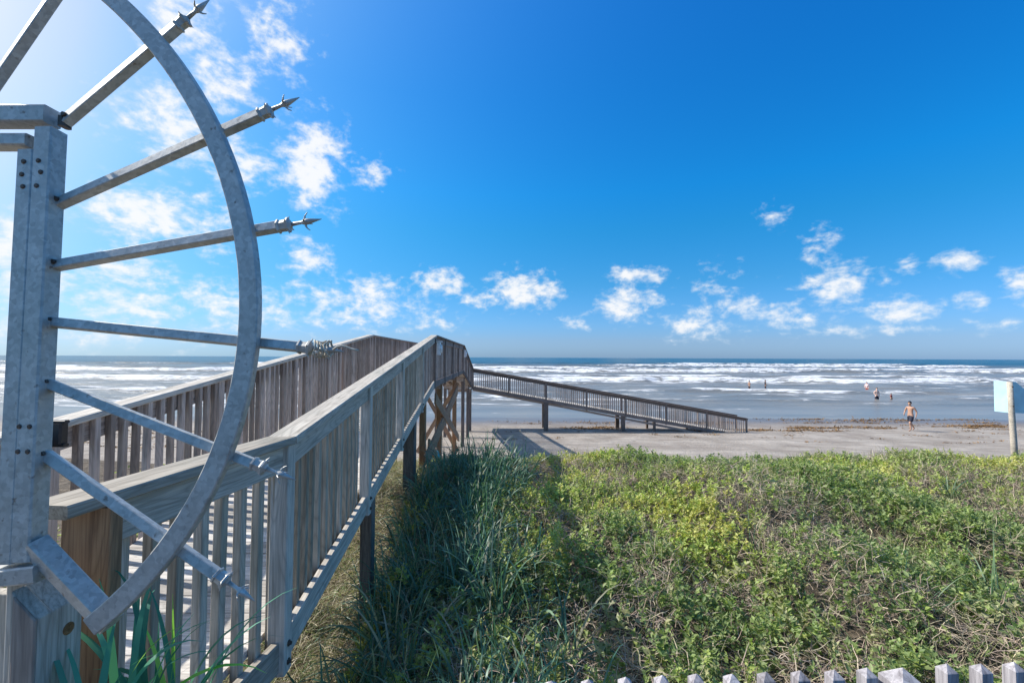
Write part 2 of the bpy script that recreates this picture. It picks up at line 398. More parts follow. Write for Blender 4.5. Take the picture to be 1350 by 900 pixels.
def railing(p0, p1, out, posts, mat_cap, mat_f, mat_b, mat_p, sp=.117, name_pref='', fascia=True, bal_start=.06, ext0=0, ext1=0):
    out = Vector((out[0], out[1], 0)).normalized()
    isA = p0 is A; sh_ = -.045 if abs(out.x) > .5 else 0; p0 = p0 + out * sh_; p1 = p1 + out * sh_
    ax = (p1 - p0); L = ax.length; ax = ax / L; Lh = Vector((ax.x, ax.y, 0)).length * L
    q0 = p0 - ax * ext0; q1 = p1 + ax * ext1
    m = MB(); m.bar(sub(q0, .019) + out * .035, sub(q1, .019) + out * .035, .145, .038, ch=.005); part(m, 'handrail', mat_cap, walk)
    if fascia:
        m = MB(); m.bar(sub(p0 + (ax * .075 if isA else ax * 0), .108) + out * .036, sub(p1, .108) + out * .036, .038, .138, ch=.003); part(m, 'rail_board', mat_f, walk)
    m = MB(); m.bar(sub(p0, RIM - .075) + out * .036, sub(p1, RIM - .075) + out * .036, .038, .15, ch=.003); part(m, 'rim_board', mat_f, walk)
    n = int(Lh / sp)
    for k in range(n + 1):
        s_ = (bal_start + k * sp) / Lh
        if s_ >= .998: break
        if any(abs(s_ - t) * Lh < .066 for t in posts): continue
        q = p0.lerp(p1, s_) - out * .0035
        q = q + Vector((random.uniform(-.005, .005), random.uniform(-.006, .006), 0)); lean = Vector((random.uniform(-.006, .006), random.uniform(-.009, .009), 0))
        balus.append(((q - Vector((0, 0, EYE - .4))).length, sub(q, .04), sub(q + lean, RIM - .02 + random.uniform(-.01, .01)), out, mat_b))
    for t in posts:
        q = p0.lerp(p1, t) + out * .034
        m = MB(); m.bar(sub(q, .0395), sub(q, RIM + .02), .089, .089, up=out, ch=.005, tint=.8); o = part(m, 'post', mat_p, walk)
        if q.y < 9:
            for dz in (RIM - .12, RIM - .03):
                b_ = MB(); b_.lathe(sub(q, dz) + out * .044, out, [(0, .016), (.006, .016), (.007, .010), (.016, .009)], 8, False); part(b_, 'bolt', BOLT, o)

def perp(p0, p1, s=1):
    a = p1 - p0; return (a.y * s, -a.x * s)
def tpar(p0, p1, ylist): return [(y - p0.y) / (p1.y - p0.y) for y in ylist]
railing(A, B, perp(A, B), [], W_GREY, W_GREY, W_BAL, W_GREY, ext0=.10, bal_start=.16)
railing(B, C, perp(B, C), tpar(B, C, [2.37, 4.1, 5.85, 7.9]), W_GREY, W_GREY, W_BAL, W_GREY)
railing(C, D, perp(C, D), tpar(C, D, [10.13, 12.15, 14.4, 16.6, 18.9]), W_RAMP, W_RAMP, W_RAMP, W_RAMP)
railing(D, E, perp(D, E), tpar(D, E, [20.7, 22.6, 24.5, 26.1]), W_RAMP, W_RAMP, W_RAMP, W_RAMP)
railing(A2, B2, perp(A2, B2, -1), [.05], W_GREY, W_BAL, W_BAL, W_BAL)
railing(B2, C2, perp(B2, C2, -1), tpar(B2, C2, [2.6, 4.27, 6.0, 7.9, 9.95]), W_GREY, W_DARK, W_DARK, W_DARK)
railing(C2, D2, perp(C2, D2, -1), tpar(C2, D2, [12.1, 14.3, 16.5, 18.9]), W_DARK, W_DARK, W_DARK, W_DARK)
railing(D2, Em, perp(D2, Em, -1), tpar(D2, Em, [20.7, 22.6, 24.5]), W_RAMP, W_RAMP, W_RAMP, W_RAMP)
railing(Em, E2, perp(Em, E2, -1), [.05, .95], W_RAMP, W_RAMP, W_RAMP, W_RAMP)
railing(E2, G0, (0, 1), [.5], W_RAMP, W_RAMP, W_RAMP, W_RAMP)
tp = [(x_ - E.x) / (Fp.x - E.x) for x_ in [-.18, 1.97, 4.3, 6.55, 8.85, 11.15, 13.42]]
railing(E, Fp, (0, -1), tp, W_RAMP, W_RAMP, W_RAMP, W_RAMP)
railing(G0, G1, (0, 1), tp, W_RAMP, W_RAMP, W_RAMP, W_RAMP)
balus.sort(key=lambda b: b[0])
rest = MB()
for i, (dd, a, b, out, mt) in enumerate(balus):
    if i < 100:
        m = MB(); m.bar(a, b, .040, .040, up=out, ch=.003); part(m, 'baluster', mt, walk)
    else:
        rest.bar(a, b, .036, .036, up=out, ch=.002)
o = part(rest, 'baluster_row', W_DARK, walk); o['kind'] = 'stuff'

def decking(r0, r1, l0, l1, dz, mat, bw=.14, gap=.007, inset=.075):
    m = MB(); L = ((r1 + l1) / 2 - (r0 + l0) / 2).length; n = int(L / (bw + gap)); ax = (r1 - r0).normalized()
    for k in range(n + 1):
        t = min((k + .5) * (bw + gap) / L, 1 - .4 * bw / L)
        a = r0.lerp(r1, t); b = l0.lerp(l1, t); w = (b - a).normalized()
        a = sub(a + w * inset, dz + .019 + random.uniform(0, .003)); b = sub(b - w * inset, dz + .019 + random.uniform(0, .003))
        nrm = ax.cross(w).normalized()
        if nrm.z < 0: nrm = -nrm
        m.bar(a, b, bw, .036, up=nrm, ch=.004)
    return m
for i, (r0, r1, l0, l1) in enumerate([(A, B, A2 + Vector((0, 0, 0)), B2), (B, C, B2, C2), (C, D, C2, D2), (D, E, D2, Em), (E, G0, Em, E2), (E, Fp, G0, G1)]):
    if i == 0:
        r0 = r0.copy(); r0 = r0 + (r0 - r1).normalized() * 1.2; l0 = l0 + (l0 - l1).normalized() * .6
    m = decking(r0, r1, l0, l1, RH, W_DECK); part(m, 'deck', W_DECK, walk)
    for f in (.3, .7):
        m = MB(); m.bar(sub(r0.lerp(l0, f), RH + .14), sub(r1.lerp(l1, f), RH + .14), .038, .19); part(m, 'joist', W_DARK, walk)
# end post of the right railing, brown new timber under the cap
m = MB(); pa = P(100, 668, 1.37); pa.x = P(78, 700, 1.36).x + .075
m.bar((pa.x, 1.385, A.z - .041), (pa.x, 1.385, A.z - 1.6), .15, .045, up=(0, 1, 0), ch=.004, tint=.5); part(m, 'end_post', W_NEW, walk)
m = MB(); m.bar((A2.x - .1, A2.y, A2.z - .04), (A2.x - .1, A2.y, A2.z - 1.5), .09, .09, up=(0, 1, 0)); part(m, 'end_post', W_GREY, walk)
# piles
def top_at(y, left=False):
    segs = [(B2, C2), (C2, D2), (D2, Em)] if left else [(B, C), (C, D), (D, E)]
    for p, q in segs:
        if p.y <= y <= q.y: return p.lerp(q, (y - p.y) / (q.y - p.y))
    return segs[0][0] if y < segs[0][0].y else segs[-1][1]
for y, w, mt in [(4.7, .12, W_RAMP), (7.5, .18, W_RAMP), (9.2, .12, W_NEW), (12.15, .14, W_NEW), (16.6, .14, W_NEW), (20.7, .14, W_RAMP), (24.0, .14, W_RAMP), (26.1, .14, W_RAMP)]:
    for lf in (False, True):
        q = top_at(y, lf); s_ = -1 if lf else 1
        x = q.x - s_ * .13
        m = MB(); m.bar((x, y, q.z - RIM + .02), (x, y, gz(x, y) - .4), w, w, up=(0, 1, 0), ch=.008, tint=.45); part(m, 'support_post', mt, walk)
    a = top_at(y); b = top_at(y, True)
    m = MB(); m.bar((a.x - .1, y - .09, a.z - RIM - .07), (b.x + .1, y - .09, b.z - RIM - .07), .04, .18); part(m, 'cross_beam', W_DARK, walk)
    if y in (16.6,):
        g0 = gz(a.x, y)
        m = MB(); m.bar((a.x, y - .1, a.z - RIM - .25), (b.x, y - .1, g0 + .35), .04, .14); part(m, 'brace', W_NEW, walk)
        m = MB(); m.bar((b.x, y + .1, a.z - RIM - .25), (a.x, y + .1, g0 + .35), .04, .14); part(m, 'brace', W_NEW, walk)
def side_pt(y, z): q = top_at(y); return Vector((q.x - .03, y, z))
for k, (y0, z0, y1, z1, w) in enumerate([(8.7, P(560, 612, 8.7).z, 16.6, P(606, 514, 16.6).z, .32), (10.2, P(574, 525, 10.2).z, 16.7, P(608, 577, 16.7).z, .24), (9.4, P(569, 585, 9.4).z, 11.9, P(583, 612, 11.9).z, .22)]):
    m = MB(); off = .0 + .045 * (k % 2)
    m.bar(side_pt(y0, z0) + Vector((off, 0, 0)), side_pt(y1, z1) + Vector((off, 0, 0)), .04, w, tint=.6); part(m, 'brace', W_NEW, walk)
for x_ in (1.97, 6.4, 8.2, 10.6):
    t = (x_ - E.x) / (Fp.x - E.x); q = E.lerp(Fp, t)
    for yy in (E.y, E.y + Wd):
        g0 = gz(x_, yy)
        if q.z - RIM > g0 + .05:
            w = .26 if x_ == 1.97 else (.22 if x_ == 6.4 else .12)
            m = MB(); m.bar((x_, yy, q.z - RIM + .03), (x_, yy, g0 - .3), w, .16, up=(0, 1, 0), tint=.4); part(m, 'support_post', W_RAMP, walk)
# big bearer below the ramp
m = MB(); m.bar(sub(E, RIM + .02) + Vector((0, .1, 0)), sub(Fp, RIM + .0) + Vector((-1.8, .1, .12)), .06, .12); part(m, 'bearer', W_DARK, walk)

# step lights on the rail posts
def lamp(q, s, label):
    r = root('deck_light', q, label, 'lamp', 'step lights on the boardwalk railing')
    m = MB(); m.bar(q + Vector((0, 0, .14 * s)), q - Vector((0, 0, .14 * s)), .11 * s, .08 * s, up=(1, 0, 0), ch=.01); part(m, 'housing', LAMPW, r)
    m = MB(); m.lathe(q + Vector((.045 * s, -.01, -.10 * s)), (0, 0, 1), [(0, .02 * s), (.01, .038 * s), (.17 * s, .038 * s), (.19 * s, .02 * s)], 12); part(m, 'lens', LENS, r)
    m = MB(); m.bar(q + Vector((.01, 0, .145 * s)), q + Vector((.01, 0, .165 * s)), .13 * s, .13 * s, up=(1, 0, 0), ch=.01); part(m, 'cap', LAMPW, r)
lamp(C + Vector((.09, .03, -.30)), 1.0, 'white box light fixed to the railing post at the crest of the boardwalk')
lamp(D + Vector((.09, -.2, -.36)), 1.0, 'small far white light on the railing where the boardwalk starts downhill')
# black bracket on the left railing end
bq = P(78, 571, 2.45)
br = root('black_bracket', bq, 'black plastic latch bracket on the end of the left handrail beside the steel gate', 'bracket')
m = MB(); m.bar(bq + Vector((0, 0, .055)), bq - Vector((0, 0, .055)), .06, .05, up=(0, 1, 0), ch=.008); part(m, 'plate', BLACK, br)
for fz in (.062, -.062):
    m = MB(); m.bar(bq + Vector((-.045, 0, fz)), bq + Vector((.04, 0, fz)), .03, .018, ch=.004); part(m, 'flange', BLACK, br)

# ------------------------------------------------------------------ steel gate with fan of spikes
def G(px, py, dy=0.0):
    y = 1.215 - .0001 * py
    return P(px, py, y + dy)
gate = root('steel_gate', G(40, 770), 'galvanised steel gate frame with a curved ring and a fan of barbed spikes', 'gate')
tb = .046
def vtube(xt, yt, xb, yb, w, d, name):
    m = MB(); a = G(xt, yt); b = G(xb, yb); a.y += d / 2; b.y += d / 2
    m.bar(a, b, w, d, up=(0, 1, 0), ch=.004); return part(m, name, METAL, gate)
upost = vtube(55.7, 167, 24, 742, .048, .049, 'outer_post')
ipost = vtube(32.2, 197, 2, 745, .044, .045, 'inner_post')
a = G(-420, 140, .0245); b = G(68, 153, .0245)
m = MB(); m.bar(G(-420, 154.5, .0245), G(69, 154.5, .0245), .049, .048, ch=.004); part(m, 'header', METAL, gate)
m = MB(); m.bar(G(-420, 188, .0225), G(44, 188, .0225), .045, .034, ch=.004); part(m, 'inner_header', METAL, gate)
m = MB(); m.bar(G(-300, 790, .02), G(57, 752, .02), .05, .042, ch=.004); part(m, 'bottom_rail', METAL, gate)
# bolts
for (x, y) in [(31.5, 213), (29, 230), (30.5, 246), (51, 212), (54, 227), (48.5, 245), (26, 562), (39.5, 562), (24, 595), (37, 595)]:
    q = G(x, y); m = MB(); m.lathe(q + Vector((0, .001, 0)), (0, -1, 0), [(0, .0065), (.003, .0065), (.005, .004)], 8, False); part(m, 'bolt', BOLT, gate)
# ring : arc of a circle centred left of the post
cx, cy, rad = -204, 400, 534.5
pts = []
for k in range(0, 73):
    t = -52.3 + k * (182.0) / 72
    pts.append(G(cx + rad * math.cos(R(t)), cy - rad * math.sin(R(t)), .011))
w_, d_ = .0245, .013
m = MB(); m.sweep(pts, [(-w_ + .003, -d_), (w_ - .003, -d_), (w_, -d_ + .003), (w_, d_ - .003), (w_ - .003, d_), (-w_ + .003, d_), (-w_, d_ - .003), (-w_, -d_ + .003)], up=(0, -1, 0)); part(m, 'ring', METAL, gate)
m = MB(); m.bar(G(47, 716, .02), G(148, 822, .03), .044, .044, up=(0, -.25, 1), ch=.004); part(m, 'ring_bracket', METAL, gate)
# weld lump
def spike(x0, y0, x1, y1, fin=True, brk_=True):
    p = G(x0, y0, .036); q = G(x1, y1, .036); ax = (q - p).normalized(); L = (q - p).length
    hl = .115 if fin else 0
    e = p + ax * (L - hl)
    m = MB(); m.bar(p - ax * .01, e, .025, .025, up=(0, .25, 1), ch=.002); s = part(m, 'spike', METAL, gate)
    if brk_:
        m = MB(); m.bar(p - ax * .012 - Vector((0, 0, .014)), p - ax * .012 + Vector((0, 0, .014)), .018, .03, up=(0, 1, 0), ch=.004)
        m.lathe(p + Vector((.002, -.012, .008)), (0, -1, 0), [(0, .007), (.007, .006)], 6, False); part(m, 'bracket', BOLT, s)
    if fin:
        m = MB(); m.lathe(e - ax * .004, ax, [(0, .015), (.002, .0195), (.006, .0195), (.009, .0155), (.024, .0165), (.028, .0205), (.033, .0205), (.036, .012), (.04, .007)], 6, False)
        for k in range(4):
            u = ax.orthogonal().normalized(); w = ax.cross(u); aa = k * math.pi / 2 + .5
            dr = u * math.cos(aa) + w * math.sin(aa)
            m.lathe(e + ax * .026 + dr * .017, dr + ax * .25, [(0, .0035), (.011, .0005)], 5, False)
        part(m, 'collar', METAL, s)
        m = MB(); t0 = e + ax * .032
        m.lathe(t0, ax, [(0, .006), (.030, .0045), (.040, .009), (.048, .0085), (.085, .0008)], 8)
        vert = Vector((0, 0, 1)) - ax * ax.z; vert.normalize(); w = ax.cross(vert)
        for dr in (vert, -vert, w, -w):
            b0 = t0 + ax * .044
            prev = b0; pts_ = []
            for k, (l, o_) in enumerate([(0, 0), (-.004, .010), (-.001, .018), (.006, .025)]): pts_.append(b0 + ax * (l * -1 if False else l) + dr * o_)
            for k in range(3):
                m.bar(pts_[k], pts_[k + 1], .0075 - .002 * k, .005 - .001 * k, up=w if abs(dr.dot(w)) < .5 else vert, ch=.001, taper=.6)
        part(m, 'barb', METAL, s)
    return s
spike(90, 158, 276, 0)
spike(80, 268, 394, 129)
spike(76, 350, 423, 289)
spike(70, 425, 452, 463)
spike(66, 506, 389, 632)
spike(62, 600, 335, 791)
spike(-40, 160, 150, -116)
spike(-150, 150, -90, -215)
# rope on the fourth spike
rq = G(428, 460, .036)
m = MB()
pr = []
for k in range(46):
    a = k * .6; pr.append(rq + Vector((-.024 + .0009 * k + .004 * math.sin(k * 1.7), .021 * math.cos(a), .021 * math.sin(a) + .003 * math.sin(k * 2.3))))
sec = [(.0028 * math.cos(a), .0028 * math.sin(a)) for a in np.linspace(0, 2 * math.pi, 7)[:-1]]
m.sweep(pr, sec, up=(.3, .2, 1), smooth=True)
pr2 = [rq + Vector((.03 + .011 * k, -.02, .004 * math.sin(k) - .0009 * (k - 3) ** 2 + .006)) for k in range(7)]
m.sweep(pr2, sec, up=(.1, .2, 1), smooth=True)
rp = m.build('rope', ROPE, None, rq); rp.location = rq
tag(rp, 'frayed pale rope wound round the level spike that points at the boardwalk railing', 'rope')

# wooden post group at the foot of the gate
gp = P(88, 800, 1.2)
gpo = root('timber_post', (gp.x, gp.y, gz(gp.x, gp.y)), 'short weathered timber post with a knot below the foot of the steel gate', 'post')
zb = gz(gp.x, gp.y) - .2
def prism(mname, y0, y1, prof, mat, tint):
    """profile of (px, py) points seen at depth y0, down to the ground, extruded from y0 to y1"""
    pr = [P(a, b, y0) for a, b in prof]; xz = [(q.x, q.z) for q in pr] + [(pr[-1].x, zb), (pr[0].x, zb)]
    n = len(xz); vs = [(x, y0, z) for x, z in xz] + [(x, y1, z) for x, z in xz]; off = random.uniform(0, 40)
    gs = [(v[2] + off, v[0] + v[1] * .3, v[1]) for v in vs]
    fs = [tuple(range(n)), tuple(range(2 * n - 1, n - 1, -1))] + [(i, i + n, (i + 1) % n + n, (i + 1) % n) for i in range(n)]
    fs = [tuple(reversed(f)) for f in fs]
    m = MB(); m.add(vs, fs, gs, tint); o = part(m, mname, mat, gpo); bv = o.modifiers.new('bevel', 'BEVEL'); bv.width = .004; bv.segments = 2; return o
Y0 = 1.15
prism('front_board', Y0, Y0 + .037, [(14, 779), (50, 816)], W_GREY, .35)
prism('painted_shade', Y0 - .008, Y0 - .001, [(16, 786), (46, 818)], W_DARK, .0)  # thin dark sheet added over the front board, its shade put into colour
pst = prism('post', Y0 + .039, Y0 + .124, [(8, 770), (30, 768), (68.5, 806)], W_GREY, .45)
prism('back_board', 1.30, 1.335, [(-60, 780), (11, 783)], W_GREY, .4)
kx = P(50, 816, Y0).x; kz = P(88, 829, Y0 + .08).z
m = MB(); m.lathe((P(68.5, 806, Y0 + .039).x - .002, Y0 + .085, kz), (1, 0, 0), [(0, .016), (.0035, .0155), (.0042, .011), (.0025, .007), (.0035, .002)], 14, tint=.0); part(m, 'knot', W_NEW, pst)

# ------------------------------------------------------------------ picket fence in front
p0 = P(1337, 871, 1.62); p1 = P(825, 892, 1.535)
fd = (p1 - p0); fL = Vector((fd.x, fd.y, 0)).length; fu = fd / fL
step = fL / ((1337 - 825) / 46.3 + .0)
fence = root('picket_fence', (p0.x, p0.y, p0.z - 1.3), 'grey wooden fence of square pickets with pyramid tops below the camera', 'fence')
def picket(q, w, hgt, name, pyr, parent):
    m = MB(); q = Vector(q); z = q.z - pyr; a = w / 2; off = (random.uniform(0, 50), random.uniform(0, 50), random.uniform(0, 50))
    ang = math.atan2(fu.y, fu.x) + random.uniform(-.05, .05); ca, sa = math.cos(ang), math.sin(ang)
    cr = [(-a, -a), (a, -a), (a, a), (-a, a)]
    def rot(x, y): return (q.x + x * ca - y * sa, q.y + x * sa + y * ca)
    vs = [(*rot(x, y), z - hgt) for x, y in cr] + [(*rot(x, y), z) for x, y in cr]
    e = w * .13; vs += [(*rot(x * (1 - .12), y * (1 - .12)), z + pyr * .14) for x, y in cr] + [(*rot(0, 0), q.z)]
    gs = [(off[0] + (v[2] - z), off[1] + v[0] - q.x, off[2] + v[1] - q.y) for v in vs]
    fs = [(0, 1, 5, 4), (1, 2, 6, 5), (2, 3, 7, 6), (3, 0, 4, 7), (4, 5, 9, 8), (5, 6, 10, 9), (6, 7, 11, 10), (7, 4, 8, 11), (8, 9, 12), (9, 10, 12), (10, 11, 12), (11, 8, 12), (3, 2, 1, 0)]
    m.add(vs, fs, gs); return part(m, name, W_FENCE, parent)
xi = -4
k = -4
npx = [1337 + 45 * i for i in range(1, 6)] + [1337, 1293, 1248, None, 1143, 1100, 1055, 1010, 965, 918, 873, 825, 776, 727, 678, 630, 580, 530]
for px in npx:
    if px is None: continue
    t = (1337 - px) / (1337 - 825.)
    # keep them on the straight fence line
    d = ray(px, 880); s_ = None
    # intersect with vertical plane through p0,p1
    nx, ny = -fd.y, fd.x; Yv = (nx * p0.x + ny * p0.y) / (nx * d.x / d.y + ny)
    X_ = d.x / d.y * Yv; tt = ((X_ - p0.x) * fd.x + (Yv - p0.y) * fd.y) / (fd.x ** 2 + fd.y ** 2)
    q = p0 + fd * tt; q.z += random.uniform(-.003, .003)
    picket(q, .042, 1.2, 'picket', .022, fence)
q = P(1190, 879, 1.56); picket(q, .092, 1.35, 'post', .045, fence)
m = MB()
for dz in (.22, .95): m.bar(p0 - fd * .6 - Vector((0, -.04, dz)), p1 + fd * .8 - Vector((0, -.04, dz)), .038, .085)
part(m, 'rail', W_FENCE, fence)

# ------------------------------------------------------------------ sign
sb = P(1337, 592, 12.5)
sgz = gz(sb.x, 12.5)
sg = root('beach_sign', (sb.x, 12.5, sgz), 'pale blue sign panel seen from behind on a round weathered pole at the right edge', 'sign')
top = P(1331, 503, 12.5)
m = MB(); pts = []
m.lathe((sb.x + .03, 12.5, sgz - .2), (top.x - sb.x - .03, 0, top.z - sgz + .2), [(0, .072), (1.0, .070), (1.8, .066), ((Vector((top.x - sb.x, 0, top.z - sgz + .2))).length, .062)], 12); part(m, 'pole', W_GREY, sg)
m = MB()
def slab(pf, y0, y1, dy):
    n = len(pf); vs = [tuple(P(a, b, 12.62 + e)) for (a, b), e in zip(pf, dy)]; vs += [(v[0] + .01, v[1] + .03, v[2]) for v in vs]
    m.add(vs, [tuple(range(n - 1, -1, -1)), tuple(range(n, 2 * n))] + [(i, (i + 1) % n, (i + 1) % n + n, i + n) for i in range(n)], None, .5)
slab([(1311, 502), (1333, 503), (1333, 544), (1312, 542)], 0, 0, [.42, .05, .05, .42])
part(m, 'panel', SIGNB, sg)
m = MB(); slab([(1333, 503), (1339, 503), (1352, 514), (1385, 540), (1385, 546), (1333, 544)], 0, 0, [.05] * 6); part(m, 'panel', SIGNB, sg)
a = P(1311, 501, 12.62); b = P(1311, 543, 12.62)
for f in (.2, .8):
    z = a.z + (b.z - a.z) * f; xx = top.x
    m = MB(); m.lathe((xx, 12.43, z), (0, -1, 0), [(0, .02), (.012, .018)], 6, False); part(m, 'bolt', BOLT, sg)

# ------------------------------------------------------------------ people
def person(base, s, face, joints, shirt=None, hair=True, skin=SKIN, label='', wet=False, shorts=SHORTS, hairmat=HAIR, group=None):
    """joints in a body frame: x right, y forward, z up (metres, figure 1.76 tall)"""
    r = thing('person', base, label, 'person', group); r.rotation_euler = (0, 0, face); r.scale = (s, s, s)
    J = joints
    V = []; Ed = []; Rd = []
    def v(p, rx, ry=None): V.append(p); Rd.append((rx, ry or rx)); return len(V) - 1
    def chain(i, lst):
        for p, r_ in lst:
            j = v(p, *(r_ if isinstance(r_, tuple) else (r_,))); Ed.append((i, j)); i = j
        return i
    pel = v(J['pelvis'], .145, .10)
    w = chain(pel, [(J['waist'], (.125, .09)), (J['chest'], (.165, .11))]); chest = w
    nk = chain(chest, [(J['neckb'], (.075, .07)), (J['neck'], (.055, .055)), (J['chin'], (.065, .075)), (J['head'], (.078, .098)), (J['crown'], (.05, .06))])
    for sd in ('l', 'r'):
        chain(chest, [(J['sh' + sd], .062), (J['el' + sd], .043), (J['wr' + sd], .028), (J['ha' + sd], (.038, .022))])
        k = chain(pel, [(J['hi' + sd], .088), (J['kn' + sd], .056), (J['ca' + sd], .052), (J['an' + sd], .036), (J['to' + sd], (.038, .026))])
    me = bpy.data.meshes.new('body'); me.from_pydata([tuple(p) for p in V], Ed, []); me.update()
    o = bpy.data.objects.new('body', me); COL.objects.link(o); o.parent = r; me.materials.append(skin)
    md = o.modifiers.new('skin', 'SKIN'); md.use_smooth_shade = True
    sv = me.skin_vertices[0].data
    for i, q in enumerate(Rd): sv[i].radius = q; sv[i].use_root = (i == 0)
    sb_ = o.modifiers.new('sub', 'SUBSURF'); sb_.levels = 2; sb_.render_levels = 2
    # fingers
    for sd in ('l', 'r'):
        h = Vector(J['ha' + sd]); wv = (h - Vector(J['wr' + sd])).normalized(); sdv = wv.cross(Vector((1, 0, 0))).normalized()
        m = MB()
        for f, (o_, ln) in enumerate([(-.026, .055), (-.009, .068), (.009, .064), (.026, .05)]):
            c0 = h + sdv * o_ + wv * .012; c1 = c0 + wv * ln * .55; c2 = c1 + (wv + Vector((0, .3, 0))).normalized() * ln * .5
            m.bar(c0, c1, .017, .017, ch=.006); m.bar(c1, c2, .015, .015, ch=.006, taper=.7)
        t0 = h + sdv * .025 - wv * .03; m.bar(t0, t0 + sdv * .03 + wv * .035, .02, .02, ch=.006, taper=.7)
        fo_ = m.build('fingers', skin, None, None); fo_.parent = o
    if shorts:
        V2 = []; E2_ = []; R2 = []
        p_ = Vector(J['pelvis']); wv = Vector(J['waist'])
        me2 = bpy.data.meshes.new('shorts')
        V2 = [p_.lerp(wv, .45), p_]; R2 = [(.15, .12), (.165, .13)]; E2_ = [(0, 1)]
        for sd in ('l', 'r'):
            hi = Vector(J['hi' + sd]); kn = Vector(J['kn' + sd]); i = len(V2)
            V2 += [hi, hi.lerp(kn, .5), hi.lerp(kn, .92)]; R2 += [(.112, .112), (.11, .11), (.108, .108)]; E2_ += [(1, i), (i, i + 1), (i + 1, i + 2)]
        me2.from_pydata([tuple(q) for q in V2], E2_, []); me2.update(); me2.materials.append(shorts)
        so = bpy.data.objects.new('shorts', me2); COL.objects.link(so); so.parent = r
        so.modifiers.new('skin', 'SKIN').use_smooth_shade = True
        for i, q in enumerate(R2): me2.skin_vertices[0].data[i].radius = q; me2.skin_vertices[0].data[i].use_root = (i == 1)
        x = so.modifiers.new('sub', 'SUBSURF'); x.levels = 1; x.render_levels = 1
    if shirt:
        me3 = bpy.data.meshes.new('shirt'); ch_ = Vector(J['chest']); wv = Vector(J['waist']); p_ = Vector(J['pelvis'])
        V3 = [ch_, wv, p_.lerp(wv, .2), Vector(J['neckb'])]; R3 = [(.19, .135), (.155, .12), (.165, .13), (.10, .09)]; E3 = [(0, 1), (1, 2), (0, 3)]
        for sd in ('l', 'r'):
            sh = Vector(J['sh' + sd]); el = Vector(J['el' + sd]); i = len(V3)
            V3 += [sh, sh.lerp(el, .6)]; R3 += [(.082, .082), (.07, .07)]; E3 += [(0, i), (i, i + 1)]
        me3.from_pydata([tuple(q) for q in V3], E3, []); me3.update(); me3.materials.append(shirt)
        so = bpy.data.objects.new('shirt', me3); COL.objects.link(so); so.parent = r
        so.modifiers.new('skin', 'SKIN').use_smooth_shade = True
        for i, q in enumerate(R3): me3.skin_vertices[0].data[i].radius = q; me3.skin_vertices[0].data[i].use_root = (i == 0)
        x = so.modifiers.new('sub', 'SUBSURF'); x.levels = 1; x.render_levels = 1
    hd = Vector(J['head']); up = (Vector(J['crown']) - Vector(J['chin'])).normalized(); fw = Vector(J.get('look', (0, 1, 0))).normalized()
    if hair:
        m = MB(); vs = []; fs = []; n = 14; ring_ = 7
        sdv = up.cross(fw).normalized(); fwn = sdv.cross(up).normalized()
        for i in range(ring_):
            ph = i / (ring_ - 1) * 1.75
            for k in range(n):
                a = 2 * math.pi * k / n
                lim = 1.0 if math.cos(a) < .2 else .62
                pp = min(ph, 1.75 * lim)
                rr = .102 + .004 * math.sin(5 * a + i)
                vs.append(hd + up * (.03 + math.cos(pp) * rr * 1.05) + (fwn * math.cos(a) * 1.12 + sdv * math.sin(a) * .88) * math.sin(pp) * rr)
        for i in range(ring_ - 1):
            for k in range(n):
                j = (k + 1) % n; fs.append((i * n + k, i * n + j, (i + 1) * n + j, (i + 1) * n + k))
        m.add(vs, fs, None, None, True); ho = m.build('hair', hairmat, None, None); ho.parent = r
    # face: nose, ears, eyes, mouth
    sdv = up.cross(fw).normalized(); fwn = sdv.cross(up).normalized()
    m = MB(); fc = hd + fwn * .088 - up * .015
    m.bar(fc + up * .015, fc - up * .025 + fwn * .018, .018, .016, ch=.005)
    for q in (-1, 1): m.lathe(hd + sdv * q * .074 - up * .015, sdv * q, [(0, .022), (.012, .028), (.018, .018)], 8)
    fo_ = m.build('nose_and_ears', skin, None, None); fo_.parent = o
    m = MB()
    for q in (-1, 1): m.bar(fc + up * .016 + sdv * q * .022, fc + up * .016 + sdv * q * .042, .008, .008, ch=.003)
    m.bar(fc - up * .05 - sdv * .02, fc - up * .05 + sdv * .02, .008, .006, ch=.002)
    fo_ = m.build('eyes_and_mouth', HAIR, None, None); fo_.parent = o
    return r
def stand(**k):
    J = dict(pelvis=(0, 0, .93), waist=(0, .01, 1.08), chest=(0, 0, 1.30), neckb=(0, 0, 1.43), neck=(0, .01, 1.50), chin=(0, .03, 1.565), head=(0, .025, 1.65), crown=(0, .0, 1.72),
             shl=(-.19, 0, 1.40), ell=(-.24, -.02, 1.12), wrl=(-.23, .06, .88), hal=(-.22, .08, .80), shr=(.19, 0, 1.40), elr=(.24, -.02, 1.12), wrr=(.23, .06, .88), har=(.22, .08, .80),
             hil=(-.10, 0, .86), knl=(-.11, .02, .49), cal=(-.115, -.01, .36), anl=(-.12, -.02, .07), tol=(-.13, .13, .03), hir=(.10, 0, .86), knr=(.11, .02, .49), car=(.115, -.01, .36), anr=(.12, -.02, .07), tor=(.13, .13, .03))
    J.update(k); return J
mp_ = P(1201, 566, 27.0); mz = gz(mp_.x, 27.0)
